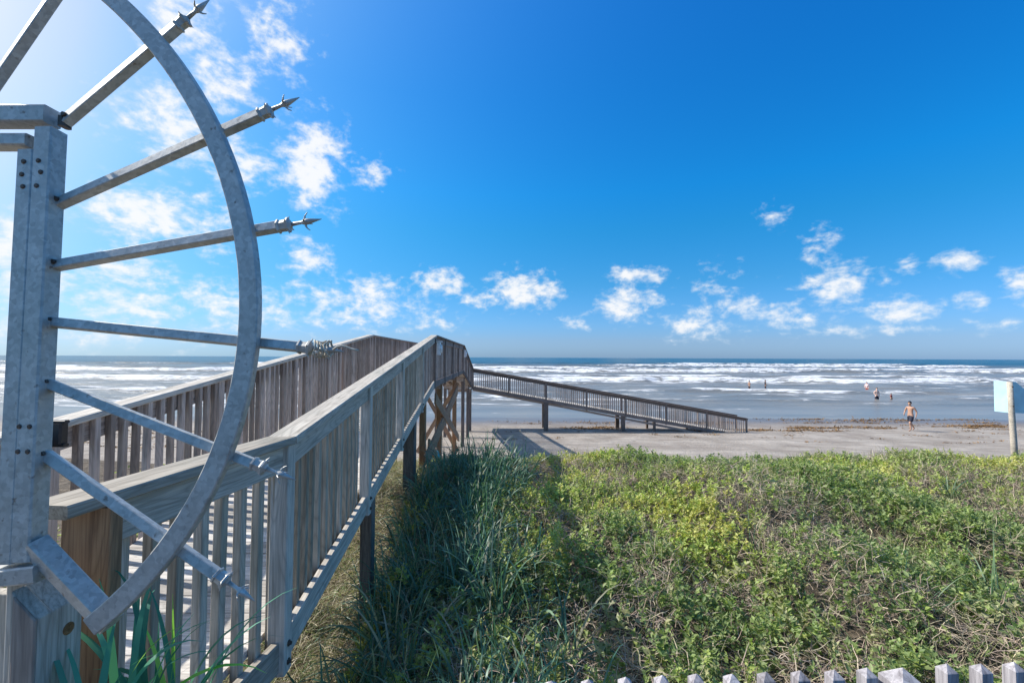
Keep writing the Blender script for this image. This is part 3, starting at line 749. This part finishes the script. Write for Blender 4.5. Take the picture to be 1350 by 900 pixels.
walkJ = stand(chin=(-.01, .07, 1.55), head=(-.02, .075, 1.63), crown=(-.015, .06, 1.71), neck=(0, .025, 1.49), look=(-.35, .8, -.45),
              knl=(-.10, .22, .50), cal=(-.10, .16, .37), anl=(-.10, .16, .09), tol=(-.10, .31, .03),
              knr=(.11, -.10, .50), car=(.115, -.23, .38), anr=(.12, -.42, .13), tor=(.125, -.30, .03),
              elr=(.29, .02, 1.13), wrr=(.22, .20, .98), har=(.18, .25, .93), ell=(-.25, -.12, 1.14), wrl=(-.25, -.06, .88), hal=(-.245, -.03, .80))
person((mp_.x, 27.0, mz), 1.0, R(104), walkJ, label='shirtless man in dark shorts walking along the beach, looking down', skin=SKIN)
for (px, py, Y, s, face, sub_, lab, sh, sk, so_, hm) in [
    (1156, 527, 47.5, .98, 170, .42, 'bather in dark swimwear standing knee deep in the surf left of the walking man', None, SKIN2, SHORTS, HAIR),
    (1143, 513, 66, 1.0, 120, .80, 'bather in a pale pink top waist deep beyond the knee deep bather', PINKP, SKIN2, REDC, HAIR),
    (1175, 529, 48, .62, 200, .62, 'small child low in the shallow foam to the right of the standing bather', REDC, SKIN, SHORTS, HAIR),
    (988, 512, 66, .95, 90, .55, 'slim wader in dark clothes, left one of the pair beyond the ramp end', None, SKIN, SHORTS, HAIR),
    (1009, 511, 67, 1.0, 250, .60, 'wader in dark top, right one of the pair beyond the ramp end', SHORTS, SKIN, SHORTS, HAIR)]:
    q = P(px, py, Y)
    person((q.x, Y, SEA_Z - sub_ * s + .12), s, R(face), stand(elr=(.28, .04, 1.14), wrr=(.2, .2, 1.0), har=(.14, .25, .98)), shirt=sh, label=lab, skin=sk, shorts=so_, hairmat=hm, group='bathers in the surf')
# bundle under the walkway
bq = P(571, 606, 10.9); bq.z = gz(bq.x, 10.9)
bz = P(571, 594, 10.9).z
bun = root('beach_bag', bq, 'turquoise and pink beach bag on the sand between the boardwalk supports', 'bag')
h_ = max(.25, bz - bq.z)
m = MB(); m.lathe(bq, (0, 0, 1), [(0, .12), (.03, .15), (h_ * .5, .16), (h_ * .55, .155)], 12); part(m, 'base', PINKP, bun)
m = MB(); m.lathe(bq + Vector((0, 0, h_ * .53)), (0.05, 0, 1), [(0, .155), (h_ * .2, .16), (h_ * .4, .12), (h_ * .47, .10)], 12); part(m, 'top', TEALC, bun)
m = MB(); m.sweep([bq + Vector((.1 * math.cos(a), 0, h_ + .14 * math.sin(a) - .03)) for a in np.linspace(0, math.pi, 9)], sec, up=(0, 1, 0)); part(m, 'handle', PINKP, bun)

# ------------------------------------------------------------------ vegetation helpers
def mesh_np(name, V, Fq, Ccol, mat, loc=(0, 0, 0)):
    me = bpy.data.meshes.new(name); V = V.astype(np.float32) - np.array(loc, dtype=np.float32)
    me.vertices.add(len(V)); me.vertices.foreach_set('co', V.ravel())
    nf, k = Fq.shape; me.loops.add(nf * k); me.loops.foreach_set('vertex_index', Fq.ravel().astype(np.int32))
    me.polygons.add(nf); me.polygons.foreach_set('loop_start', (np.arange(nf) * k).astype(np.int32)); me.update(calc_edges=True)
    at = me.attributes.new('Col', 'FLOAT_COLOR', 'POINT')
    at.data.foreach_set('color', np.concatenate([Ccol, np.ones((len(Ccol), 1))], 1).astype(np.float32).ravel())
    me.materials.append(mat); o = bpy.data.objects.new(name, me); COL.objects.link(o); o.location = loc; return o
def norm(a): return a / np.maximum(np.linalg.norm(a, axis=-1, keepdims=True), 1e-9)
def leaves(pos, d, ln, wd, col):
    """diamond leaves folded along the midrib: 4 verts, 2 tris each. pos,d (n,3)"""
    n = len(pos); d = norm(d)
    side = norm(np.cross(d, rng.normal(size=(n, 3)) * .6 + np.array([0, 0, 1.0])))
    up = np.cross(side, d)
    mid = pos + d * (ln * .45)[:, None]
    V = np.stack([pos, mid + side * (wd * .5)[:, None] + up * (wd * .18)[:, None], pos + d * ln[:, None] - up * (ln * .12)[:, None], mid - side * (wd * .5)[:, None] + up * (wd * .18)[:, None]], 1).reshape(-1, 3)
    b = np.arange(n) * 4
    Ft = np.stack([np.stack([b, b + 1, b + 2], -1), np.stack([b, b + 2, b + 3], -1)], 1).reshape(-1, 3)
    return V, Ft, np.repeat(col, 4, 0)
def ribbons(base, d, ln, wd, droop, col, seg=5, wig=0.0, tipk=.05):
    """arching ribbons. returns quads"""
    n = len(base); d = norm(d); h = d.copy(); h[:, 2] = 0; h = norm(h + 1e-6)
    side = np.stack([-h[:, 1], h[:, 0], np.zeros(n)], -1)
    side = norm(side + rng.normal(size=(n, 3)) * .35)
    P0 = base.copy(); rows = []; dirv = d.copy()
    for k in range(seg + 1):
        t = k / seg
        w = wd * (1 - t ** 2.2) * (.75 + .5 * t * (1 - t) * 2) + wd * tipk
        rows.append(np.stack([P0 - side * (w / 2)[:, None], P0 + side * (w / 2)[:, None]], 1))
        dirv = norm(dirv + np.array([0, 0, -1.0]) * (droop * (.4 + 1.4 * t))[:, None] / seg * 1.6 + rng.normal(size=(n, 3)) * wig)
        P0 = P0 + dirv * (ln / seg)[:, None]
    V = np.stack(rows, 1).reshape(-1, 3)
    m_ = (seg + 1) * 2; b = (np.arange(n) * m_)[:, None] + (np.arange(seg) * 2)[None, :]
    Fq = np.stack([b, b + 1, b + 3, b + 2], -1).reshape(-1, 4)
    return V, Fq, np.repeat(col, m_, 0)
def merge(L):
    V = []; Fs = []; Cs = []; o = 0
    for v, f, c in L: V.append(v); Fs.append(f + o); Cs.append(c); o += len(v)
    return np.concatenate(V), np.concatenate(Fs), np.concatenate(Cs)
def walk_x(y):   # x of the right railing line
    return np.interp(y, [0, B.y, C.y, D.y, E.y], [B.x + .1, B.x, C.x, D.x, E.x])
def veg_h(x, y):
    h = .06 + .80 * np.clip(fbm(x * .95 + 1, y * .95, 3, 61) * 1.5 - .35, 0, 1) ** 1.2 * (.62 + .38 * sstep(1.6, 3.2, x)) + .20 * (fbm(x * 3.1, y * 3.1, 2, 63) - .35)
    rel = x - walk_x(y)
    h = h * sstep(.2, 1.2, rel) + (.14 + .50 * fbm(x * 2, y * 2, 2, 64) * sstep(-.1, .3, rel)) * (1 - sstep(.2, 1.2, rel))
    edge = 10.9 + (fbm(x * .5, x * 0, 3, 70) - .5) * 2.4 - 1.2 * sstep(2.0, -.5, x)
    h = h * (1 - .5 * sstep(5.5, 7.8, y))
    return np.clip(h, .04, 1) * sstep(edge, edge - 1.2, y) , y < edge

def scatter(n, x0, x1, y0, y1, power=1.0):
    u = rng.random(n) ** power; y = y0 + (y1 - y0) * u
    x = x0 + (x1 - x0) * rng.random(n); return x, y
def in_view(x, y): return (x > -.62 * y - 1.0) & (x < 1.35 * y + 1.6)
# sample sprig centres in fan-shaped density
def sample(n_near, dens_fn):
    pass
def pts_region(dens, x0=-3.0, x1=24.0, y0=1.75, y1=12.2):
    n = int(dens * (x1 - x0) * (y1 - y0)); x = rng.uniform(x0, x1, n); y = rng.uniform(y0, y1, n)
    rel = x - walk_x(y); ok = (rel > -.1) & in_view(x, y)
    # thin out with distance: things there are smaller in view
    keep = rng.random(n) < np.clip(1.35 - y * .075, .5, 1)
    _, m1 = veg_h(x, y); ok &= keep & m1
    return x[ok], y[ok]
def hue_noise(x, y): return fbm(x * .8 + 9, y * .8 + 4, 3, 81), fbm(x * 2.2, y * 2.2, 3, 82), fbm(x * .55 + 2, y * .9, 3, 83)

# leafy shrubs
x, y = pts_region(330)
h, _ = veg_h(x, y); a1, a2, a3 = hue_noise(x, y)
dryz = sstep(.45, .52, a3 * .6 + a2 * .4)             # dry patches carry few leaves
rel = x - walk_x(y)
reed = sstep(1.7, .8, rel + (a2 - .5) * 1.2) * sstep(9.5, 7.5, y) * .6
keep = (rng.random(len(x)) > dryz * .74) & (rng.random(len(x)) > reed * .85)
x, y, h, a1, a2, a3 = [q[keep] for q in (x, y, h, a1, a2, a3)]
n = len(x); K = 11
gzv = ground_z(x, y)
crown = gzv + h * rng.random(n) ** .45
ax = norm(np.stack([rng.normal(0, .35, n), rng.normal(0, .35, n), np.ones(n)], -1))
slen = rng.uniform(.06, .15, n)
sz = rng.uniform(.7, 1.35, n) * (1 + .35 * (fbm(x * .6, y * .6, 2, 90) - .5))
base = np.stack([x, y, crown], -1)
palette = np.array([[.30, .375, .13], [.39, .46, .14], [.44, .50, .16], [.23, .30, .12], [.39, .39, .21], [.52, .50, .16]])
sel = np.clip((a1 - .30) * 12 + rng.normal(0, .9, n), 0, 5.0)
i0 = np.floor(sel).astype(int) % 6; cbase = palette[[0, 0, 0, 0, 0, 0]][:1]
order = np.array([3, 0, 4, 1, 2, 5]); cb = palette[order[np.clip(i0, 0, 5)]]
L = []
for k in range(K):
    t = (k + .5) / K; ang = k * 2.4 + rng.uniform(0, 6.28, n)
    pos = base + ax * (slen * t)[:, None]
    dr = np.stack([np.cos(ang), np.sin(ang), .25 + .8 * t + rng.normal(0, .3, n)], -1)
    ln = (.040 + .018 * (1 - t)) * sz * rng.uniform(.7, 1.25, n)
    col = cb * rng.uniform(.72, 1.28, (n, 1)) * np.array([1, 1, 1.0]) + rng.normal(0, .006, (n, 3))
    L.append(leaves(pos, dr, ln, ln * rng.uniform(.42, .62, n), np.clip(col, .01, .6)))
V, Ff, Cc = merge(L)
sh = mesh_np('dune_plants', V, Ff, Cc, LEAF); tag(sh, 'low leafy green and yellow green plants blanketing the dune', 'ground cover', kind='stuff')
# stems & dry twigs
x, y = pts_region(250)
h, _ = veg_h(x, y); a1, a2, a3 = hue_noise(x, y); dz_ = sstep(.44, .52, a3 * .6 + a2 * .4)
keep = rng.random(len(x)) < .30 + .7 * dz_
x, y, h, dz_ = x[keep], y[keep], h[keep], dz_[keep]; n = len(x)
L = []
for rep in range(4):
    xx = x + rng.normal(0, .03, n); yy = y + rng.normal(0, .03, n)
    b = np.stack([xx, yy, ground_z(xx, yy) + h * rng.uniform(.25, 1.0, n)], -1)
    d = np.stack([rng.normal(0, 1, n), rng.normal(0, 1, n), rng.uniform(-.1, .9, n)], -1)
    pal = np.array([[.35, .27, .21], [.46, .38, .29], [.25, .19, .15], [.48, .42, .29], [.37, .29, .25]])
    col = pal[rng.integers(0, 5, n)] * rng.uniform(.7, 1.35, (n, 1))
    L.append(ribbons(b, d, rng.uniform(.08, .30, n), rng.uniform(.0025, .006, n), rng.uniform(-.1, .7, n), col, seg=4, wig=.22, tipk=.4))
V, Ff, Cc = merge(L)
tw = mesh_np('dry_twigs', V, Ff, Cc, TWIG); tag(tw, 'dry brown and grey twigs tangled among the dune plants', 'dry brush', kind='stuff')
# fine grass
x, y = pts_region(170)
h, _ = veg_h(x, y); n = len(x); a1, a2, a3 = hue_noise(x, y)
b = np.stack([x, y, ground_z(x, y) + h * .55], -1)
d = np.stack([rng.normal(0, .35, n), rng.normal(0, .35, n), np.ones(n)], -1)
pal = np.array([[.24, .28, .09], [.17, .24, .09], [.36, .34, .18], [.42, .38, .25], [.19, .25, .13]])
col = pal[rng.integers(0, 5, n)] * rng.uniform(.7, 1.3, (n, 1))
V, Ff, Cc = ribbons(b, d, rng.uniform(.12, .34, n), rng.uniform(.003, .007, n), rng.uniform(.1, 1.0, n), col, seg=4)
# dry thatch beside / below the boardwalk
nt_ = 60000; yt = 1.4 + 10 * rng.random(nt_) ** 1.5; rt = rng.uniform(-1.9, 1.0, nt_); xt = walk_x(yt) + rt
b = np.stack([xt, yt, ground_z(xt, yt) + rng.uniform(0, 1, nt_) * (.08 + .22 * fbm(xt * 2, yt * 2, 2, 64))], -1)
d = np.stack([rng.normal(0, 1, nt_), rng.normal(0, 1, nt_), rng.uniform(0, .6, nt_)], -1)
pal = np.array([[.52, .45, .31], [.42, .36, .25], [.30, .25, .17], [.60, .54, .40], [.22, .26, .09], [.17, .24, .10]])
col = pal[rng.integers(0, 6, nt_)] * rng.uniform(.6, 1.2, (nt_, 1))
V2_, F2_, C2_ = ribbons(b, d, rng.uniform(.08, .25, nt_), rng.uniform(.004, .008, nt_), rng.uniform(.2, 1.2, nt_), col, seg=4, wig=.12)
V, Ff, Cc = merge([(V, Ff, Cc), (V2_, F2_, C2_)])
fg = mesh_np('dune_grass', V, Ff, Cc, BLADE); tag(fg, 'fine green and straw coloured grass over the dune and under the boardwalk', 'grass', kind='stuff')
# reeds : long blue-green arching blades beside the boardwalk
n = 5200; yr = 2.0 + 6.6 * rng.random(n); rr = rng.normal(.95, .42, n) ; cl = fbm(yr * 1.5, rr * 3, 2, 44)
xr = walk_x(yr) + np.abs(rr) * .9 + .12; keep = cl > .40; xr, yr = xr[keep], yr[keep]; n = len(xr)
n2_ = 1500; xe = rng.uniform(.02, .5, n2_); ye = rng.uniform(2.6, 7.2, n2_); xr = np.concatenate([xr, walk_x(ye) + xe]); yr = np.concatenate([yr, ye]); n = len(xr)
# tufts
cen = rng.integers(0, n, n); xr = xr[cen // 14 * 14 % n] + rng.normal(0, .05, n); yr = yr[cen // 14 * 14 % n] + rng.normal(0, .05, n)
b = np.stack([xr, yr, ground_z(xr, yr)], -1)
d = np.stack([rng.normal(0, .38, n), rng.normal(0, .38, n), np.ones(n)], -1)
pal = np.array([[.085, .18, .13], [.12, .23, .16], [.065, .14, .10], [.20, .29, .19], [.40, .38, .27]])
col = pal[rng.choice(5, n, p=[.3, .27, .25, .1, .08])] * rng.uniform(.75, 1.3, (n, 1))
V, Ff, Cc = ribbons(b, d, rng.uniform(.35, .95, n), rng.uniform(.012, .027, n), rng.uniform(.5, 2.0, n), col, seg=8)
rd = mesh_np('tall_reed_grass', V, Ff, Cc, BLADE); tag(rd, 'tall blue green reed grass arching in the shade right of the boardwalk', 'reeds', kind='stuff')
# plants left of the boardwalk
n = 9000; yl = rng.uniform(1.5, 9, n); xl = walk_x(yl) - Wd - .15 - np.abs(rng.normal(0, 1.0, n))
hh = .35 * fbm(xl, yl, 2, 5)
b = np.stack([xl, yl, ground_z(xl, yl) + hh * rng.random(n)], -1); L = []
for k in range(6):
    col = palette[rng.integers(0, 6, n)] * rng.uniform(.7, 1.3, (n, 1)); d = np.stack([rng.normal(0, 1, n), rng.normal(0, 1, n), rng.uniform(.1, 1, n)], -1)
    ln = rng.uniform(.03, .06, n); L.append(leaves(b + rng.normal(0, .04, (n, 3)), d, ln, ln * .5, col))
V, Ff, Cc = merge(L); lp = mesh_np('dune_plants', V, Ff, Cc, LEAF); tag(lp, 'patch of green plants seen through the left railing', 'ground cover', kind='stuff')

# individual grass clumps standing above the cover
def clump(px, py, hgt, nb, label, wd=.011, spread=.3, pal=None, Y=None, bend=.7, g='tall grass clumps on the dune'):
    if Y is None:
        # walk along the ray until it meets the plant cover
        d = ray(px, py); Y = 2.2
        while Y < 12:
            q = Vector((0, 0, EYE)) + d * (Y / d.y)
            if q.z < gz(q.x, Y) + .22: break
            Y += .03
    q = P(px, py, Y); z = gz(q.x, Y)
    b = np.stack([q.x + rng.normal(0, .035, nb), Y + rng.normal(0, .035, nb), np.full(nb, z)], -1)
    d = np.stack([rng.normal(0, spread, nb), rng.normal(0, spread, nb), np.ones(nb)], -1)
    pal = pal if pal is not None else np.array([[.10, .19, .11], [.15, .24, .13], [.08, .15, .09]])
    col = pal[rng.integers(0, len(pal), nb)] * rng.uniform(.8, 1.3, (nb, 1))
    V, Ff, Cc = ribbons(b, d, rng.uniform(.6, 1.1, nb) * hgt, rng.uniform(.8, 1.4, nb) * wd, rng.uniform(.5, 1.5, nb) * bend, col, seg=9)
    o = mesh_np('grass_clump', V, Ff, Cc, BLADE, (q.x, Y, z)); tag(o, label, 'grass clump', g); return o
for (px, py, hg, nb, lab) in [(995, 735, .75, 9, 'thin tall grass clump left of centre on the dune, above the brown twigs'),
                              (1050, 770, .65, 12, 'small pale grass clump just right of the yellow green plants'),
                              (1200, 800, .7, 30, 'largest blue green grass clump, in the lower right of the dune'),
                              (1310, 790, .85, 20, 'tall grass clump at the right edge of the picture'),
                              (1345, 815, .7, 14, 'grass clump cut by the right edge just above the fence'),
                              (1175, 740, .55, 8, 'sparse grass clump behind the largest clump'),
                              (1250, 640, .5, 16, 'yellowish grass clump near the far edge of the dune'),
                              (620, 700, .9, 22, 'tall grass clump at the right side of the shaded reeds')]:
    clump(px, py, hg, nb, lab)
# leafy grass at the foot of the gate
pal = np.array([[.07, .24, .17], [.10, .32, .21], [.28, .55, .09]])
z0 = P(190, 990, 1.25).z
def blade_plant(px, Y, zt, nb, label, seed):
    q = P(px, 950, Y)
    b = np.stack([q.x + rng.normal(0, .02, nb), Y + rng.normal(0, .02, nb), np.full(nb, q.z - .05)], -1)
    d = np.stack([rng.normal(0, .35, nb), np.abs(rng.normal(0, .12, nb)) + .03, np.ones(nb)], -1)
    col = pal[rng.choice(3, nb, p=[.4, .35, .25])] * rng.uniform(.8, 1.25, (nb, 1))
    V, Ff, Cc = ribbons(b, d, rng.uniform(.7, 1.15, nb) * zt, rng.uniform(.014, .024, nb), rng.uniform(.6, 1.9, nb), col, seg=10)
    o = mesh_np('broad_grass', V, Ff, Cc, BLADE, (q.x, Y, q.z - .05)); tag(o, label, 'grass plant', 'broad grass plants by the gate')
blade_plant(125, 1.19, .36, 6, 'dark teal grass blade leaning below the end of the steel ring', 1)
blade_plant(168, 1.26, .44, 13, 'broad bladed grass plant between the timber post and the balusters', 2)
blade_plant(225, 1.32, .44, 15, 'broad bladed grass plant rising in front of the nearest balusters', 3)

# seaweed patches on the sand
nw = 0; L = []
def weed(px0, px1, py, n_, sprd=1.6, dens=60):
    global L
    for _ in range(n_):
        px = random.uniform(px0, px1); pyy = py + random.gauss(0, sprd); d = ray(px, pyy); Y = 4.22 / -(d.z / d.y)
        Xc = d.x / d.y * Y; k = int(dens * random.uniform(.5, 1.6)); ww = random.uniform(.25, .8)
        xx = Xc + rng.normal(0, ww, k); yy = Y + rng.normal(0, .13, k) + (xx - Xc) * random.uniform(-.15, .15)
        b = np.stack([xx, yy, ground_z(xx, yy) + rng.uniform(0, .05, k)], -1); dd = np.stack([rng.normal(0, 1, k), rng.normal(0, 1, k), rng.uniform(0, .5, k)], -1)
        pal = np.array([[.22, .12, .045], [.12, .065, .03], [.28, .17, .07]]); col = pal[rng.integers(0, 3, k)] * rng.uniform(.7, 1.2, (k, 1))
        L.append(ribbons(b, dd, rng.uniform(.10, .28, k), rng.uniform(.02, .05, k), rng.uniform(.5, 1.5, k), col, seg=3, wig=.2, tipk=.3))
weed(1020, 1180, 563, 17, 1.3); weed(1040, 1110, 568, 7, 1.2); weed(1240, 1350, 561, 16, 1.5); weed(1000, 1350, 550, 20, 1.0, 35); weed(1020, 1345, 556, 12, 1.2, 30)
weed(735, 810, 564, 10, 1.3); weed(650, 985, 555, 14, 1.5, 35); weed(985, 1010, 567, 5, 1.0); weed(100, 300, 575, 16, 4, 40); weed(880, 960, 556, 6, 1, 30)
weed(640, 1340, 572, 14, 3.0, 18); weed(1000, 1340, 552, 12, 1.5, 30); weed(650, 1340, 582, 10, 4.0, 12); weed(80, 300, 590, 12, 8, 25)
V, Ff, Cc = merge(L); sw = mesh_np('seaweed', V, Ff, Cc, TWIG); tag(sw, 'brown seaweed washed up in broken lines along the sand', 'seaweed', kind='stuff')

# ------------------------------------------------------------------ light and sky
sd = Vector((-1.1, .24, 1.0)).normalized()
sun_d = bpy.data.lights.new('sun', 'SUN'); sun_d.energy = 4.1; sun_d.angle = R(.53); sun_d.color = (1.0, .95, .87)
sun = bpy.data.objects.new('sun', sun_d); COL.objects.link(sun); sun.rotation_euler = sd.to_track_quat('Z', 'Y').to_euler()
Wd_ = bpy.data.worlds.new('World'); S.world = Wd_; Wd_.use_nodes = True; nt = Wd_.node_tree; g = N(nt)
bg = nt.nodes['Background']; bg.inputs['Strength'].default_value = .15
sky = g.n('ShaderNodeTexSky'); sky.sky_type = 'NISHITA'; sky.sun_disc = False
sky.sun_elevation = math.asin(sd.z); sky.sun_rotation = math.atan2(sd.x, sd.y)
sky.altitude = 0; sky.air_density = 1.0; sky.dust_density = .4; sky.ozone_density = 1.6
tc = g.n('ShaderNodeTexCoord'); sx = g.n('ShaderNodeSeparateXYZ', i={0: tc.outputs['Generated']})
az = g.math('ARCTAN2', sx.outputs[0], sx.outputs[1]); el = g.math('ARCSINE', sx.outputs[2])
uv = g.n('ShaderNodeCombineXYZ', i={0: az, 1: el, 2: 0.0}).outputs[0]
hs = g.n('ShaderNodeHueSaturation', i={'Color': sky.outputs[0], 'Saturation': 1.25, 'Value': 1.0})
EXPO = .65; UNIT = 1 / (.15 * 2 ** EXPO)
eln = g.math('MULTIPLY', el, 2 / math.pi)
k_ = .84
tr = g.ramp(eln, [(0.0, (.24 * k_, .42 * k_, .97 * k_)), (.022, (.27 * k_, .41 * k_, .80 * k_)), (.10, (.16 * k_, .50 * k_, .74 * k_)), (.17, (.09 * k_, .60 * k_, .82 * k_)), (.22, (.05 * k_, .66 * k_, .95 * k_)), (.43, (.04, .56, .93)), (.56, (1.0, 1.0, 1.0))])
tint = g.mix(1.0, hs.outputs[0], tr, 'MULTIPLY')
nrm = g.n('ShaderNodeVectorMath', operation='NORMALIZE', i={0: tc.outputs['Generated']})
dp = g.n('ShaderNodeVectorMath', operation='DOT_PRODUCT', i={0: nrm.outputs[0], 1: tuple(sd)})
th = g.math('MULTIPLY', g.math('ARCCOSINE', g.math('MINIMUM', dp.outputs['Value'], 1.0)), 180 / math.pi)
low = g.math('SUBTRACT', 1.0, g.math('MULTIPLY', el, 180 / math.pi / 30), None, True)
th = g.math('MULTIPLY_ADD', low, -14.0, th)
glow = g.math('MULTIPLY', g.math('EXPONENT', g.math('MULTIPLY', g.math('SUBTRACT', th, 31.0), -1 / 11.5)), .48)
glow = g.math('MINIMUM', glow, .93)
gcol = g.mix(g.math('MULTIPLY', glow, 1.8, None, True), (.42 * UNIT, .93 * UNIT, 1.05 * UNIT, 1), (1.0 * UNIT, 1.0 * UNIT, 1.0 * UNIT, 1))
tint = g.mix(glow, tint, gcol)
blobs = [(240, 20, 60, 60, .95), (295, 100, 45, 60, .95), (360, 45, 50, 75, .8), (225, 165, 75, 60, 1.0), (320, 215, 60, 45, .8), (410, 215, 48, 62, 1.1), (480, 228, 40, 30, .6),
    (200, 285, 95, 45, 1.1), (15, 330, 60, 60, .9), (150, 385, 150, 50, .85), (300, 400, 130, 42, .8), (470, 400, 110, 40, .85), (405, 340, 40, 35, .7),
    (575, 372, 38, 22, 1.15), (690, 383, 45, 26, 1.3), (635, 394, 50, 13, .8), (838, 363, 42, 13, 1.1), (828, 400, 44, 26, 1.2), (760, 425, 35, 14, .6), (940, 372, 60, 26, .65),
    (1028, 283, 28, 18, .75), (1080, 326, 27, 25, .95), (1110, 380, 46, 27, 1.3), (915, 428, 60, 22, .9), (1000, 415, 90, 26, .85), (1190, 402, 55, 22, 1.1), (1262, 346, 34, 17, 1.0),
    (1195, 345, 20, 16, .75), (1278, 390, 28, 17, .95), (1340, 372, 32, 24, 1.05), (1240, 434, 90, 11, .7), (90, 260, 50, 30, .5), (60, 440, 200, 30, .7), (1120, 438, 120, 10, .6),
    (1450, 400, 60, 30, 1.0), (-150, 300, 150, 120, .9), (-250, 60, 160, 140, .8), (560, 420, 80, 22, .6)]
acc = None
for (bx, by, rx, ry, st) in blobs:
    if bx < 520: st *= 1.15
    d = ray(bx, by).normalized(); a_ = math.atan2(d.x, d.y); e_ = math.asin(d.z)
    dx = ray(bx + rx, by).normalized(); dy = ray(bx, by - ry).normalized()
    ra = abs(math.atan2(dx.x, dx.y) - a_) * 1.8; re = abs(math.asin(dy.z) - e_) * 1.8
    s1 = g.n('ShaderNodeVectorMath', operation='SUBTRACT', i={0: uv, 1: (a_, e_, 0)})
    s2 = g.n('ShaderNodeVectorMath', operation='MULTIPLY', i={0: s1.outputs[0], 1: (1 / ra, 1 / re, 0)})
    s3 = g.n('ShaderNodeVectorMath', operation='LENGTH', i={0: s2.outputs[0]})
    mr = g.n('ShaderNodeMapRange', interpolation_type='SMOOTHSTEP', i={0: s3.outputs['Value'], 1: 0.0, 2: 1.0, 3: st, 4: 0.0})
    acc = mr.outputs[0] if acc is None else g.math('MAXIMUM', acc, mr.outputs[0])
mpn = g.n('ShaderNodeMapping', i={'Vector': uv, 'Scale': (1, 1.5, 1)})
n1 = g.n('ShaderNodeTexNoise', i={'Vector': mpn.outputs[0], 'Scale': 15.0, 'Detail': 10.0, 'Roughness': .6, 'Distortion': .35})
n2 = g.n('ShaderNodeTexNoise', i={'Vector': mpn.outputs[0], 'Scale': 44.0, 'Detail': 6.0, 'Roughness': .55})
nn = g.math('ADD', g.math('MULTIPLY', n1.outputs[0], .62), g.math('MULTIPLY', n2.outputs[0], .38))
den = g.math('ADD', g.math('MULTIPLY', acc, .60), g.math('MULTIPLY_ADD', nn, 2.5, -1.45))
al = g.n('ShaderNodeMapRange', interpolation_type='SMOOTHSTEP', i={0: den, 1: -.02, 2: .64, 3: 0.0, 4: .95}).outputs[0]
al = g.math('MULTIPLY', al, g.n('ShaderNodeMapRange', interpolation_type='SMOOTHSTEP', i={0: acc, 1: .0, 2: .16, 3: 0.0, 4: 1.0}).outputs[0])
cc = g.ramp(den, [(.08, (.66 * UNIT, .80 * UNIT, .93 * UNIT)), (.5, (.98 * UNIT, .99 * UNIT, 1.0 * UNIT))])
out = g.mix(al, tint, cc)  # SKYOUT
g.l(out, bg.inputs['Color'])

S.render.engine = 'CYCLES'
S.cycles.max_bounces = 6; S.cycles.diffuse_bounces = 3; S.cycles.glossy_bounces = 3; S.cycles.transmission_bounces = 3; S.cycles.transparent_max_bounces = 4
S.view_settings.view_transform = 'Standard'; S.view_settings.look = 'None'; S.view_settings.exposure = EXPO; S.view_settings.gamma = 1.0
S.render.resolution_x = 1024; S.render.resolution_y = 682
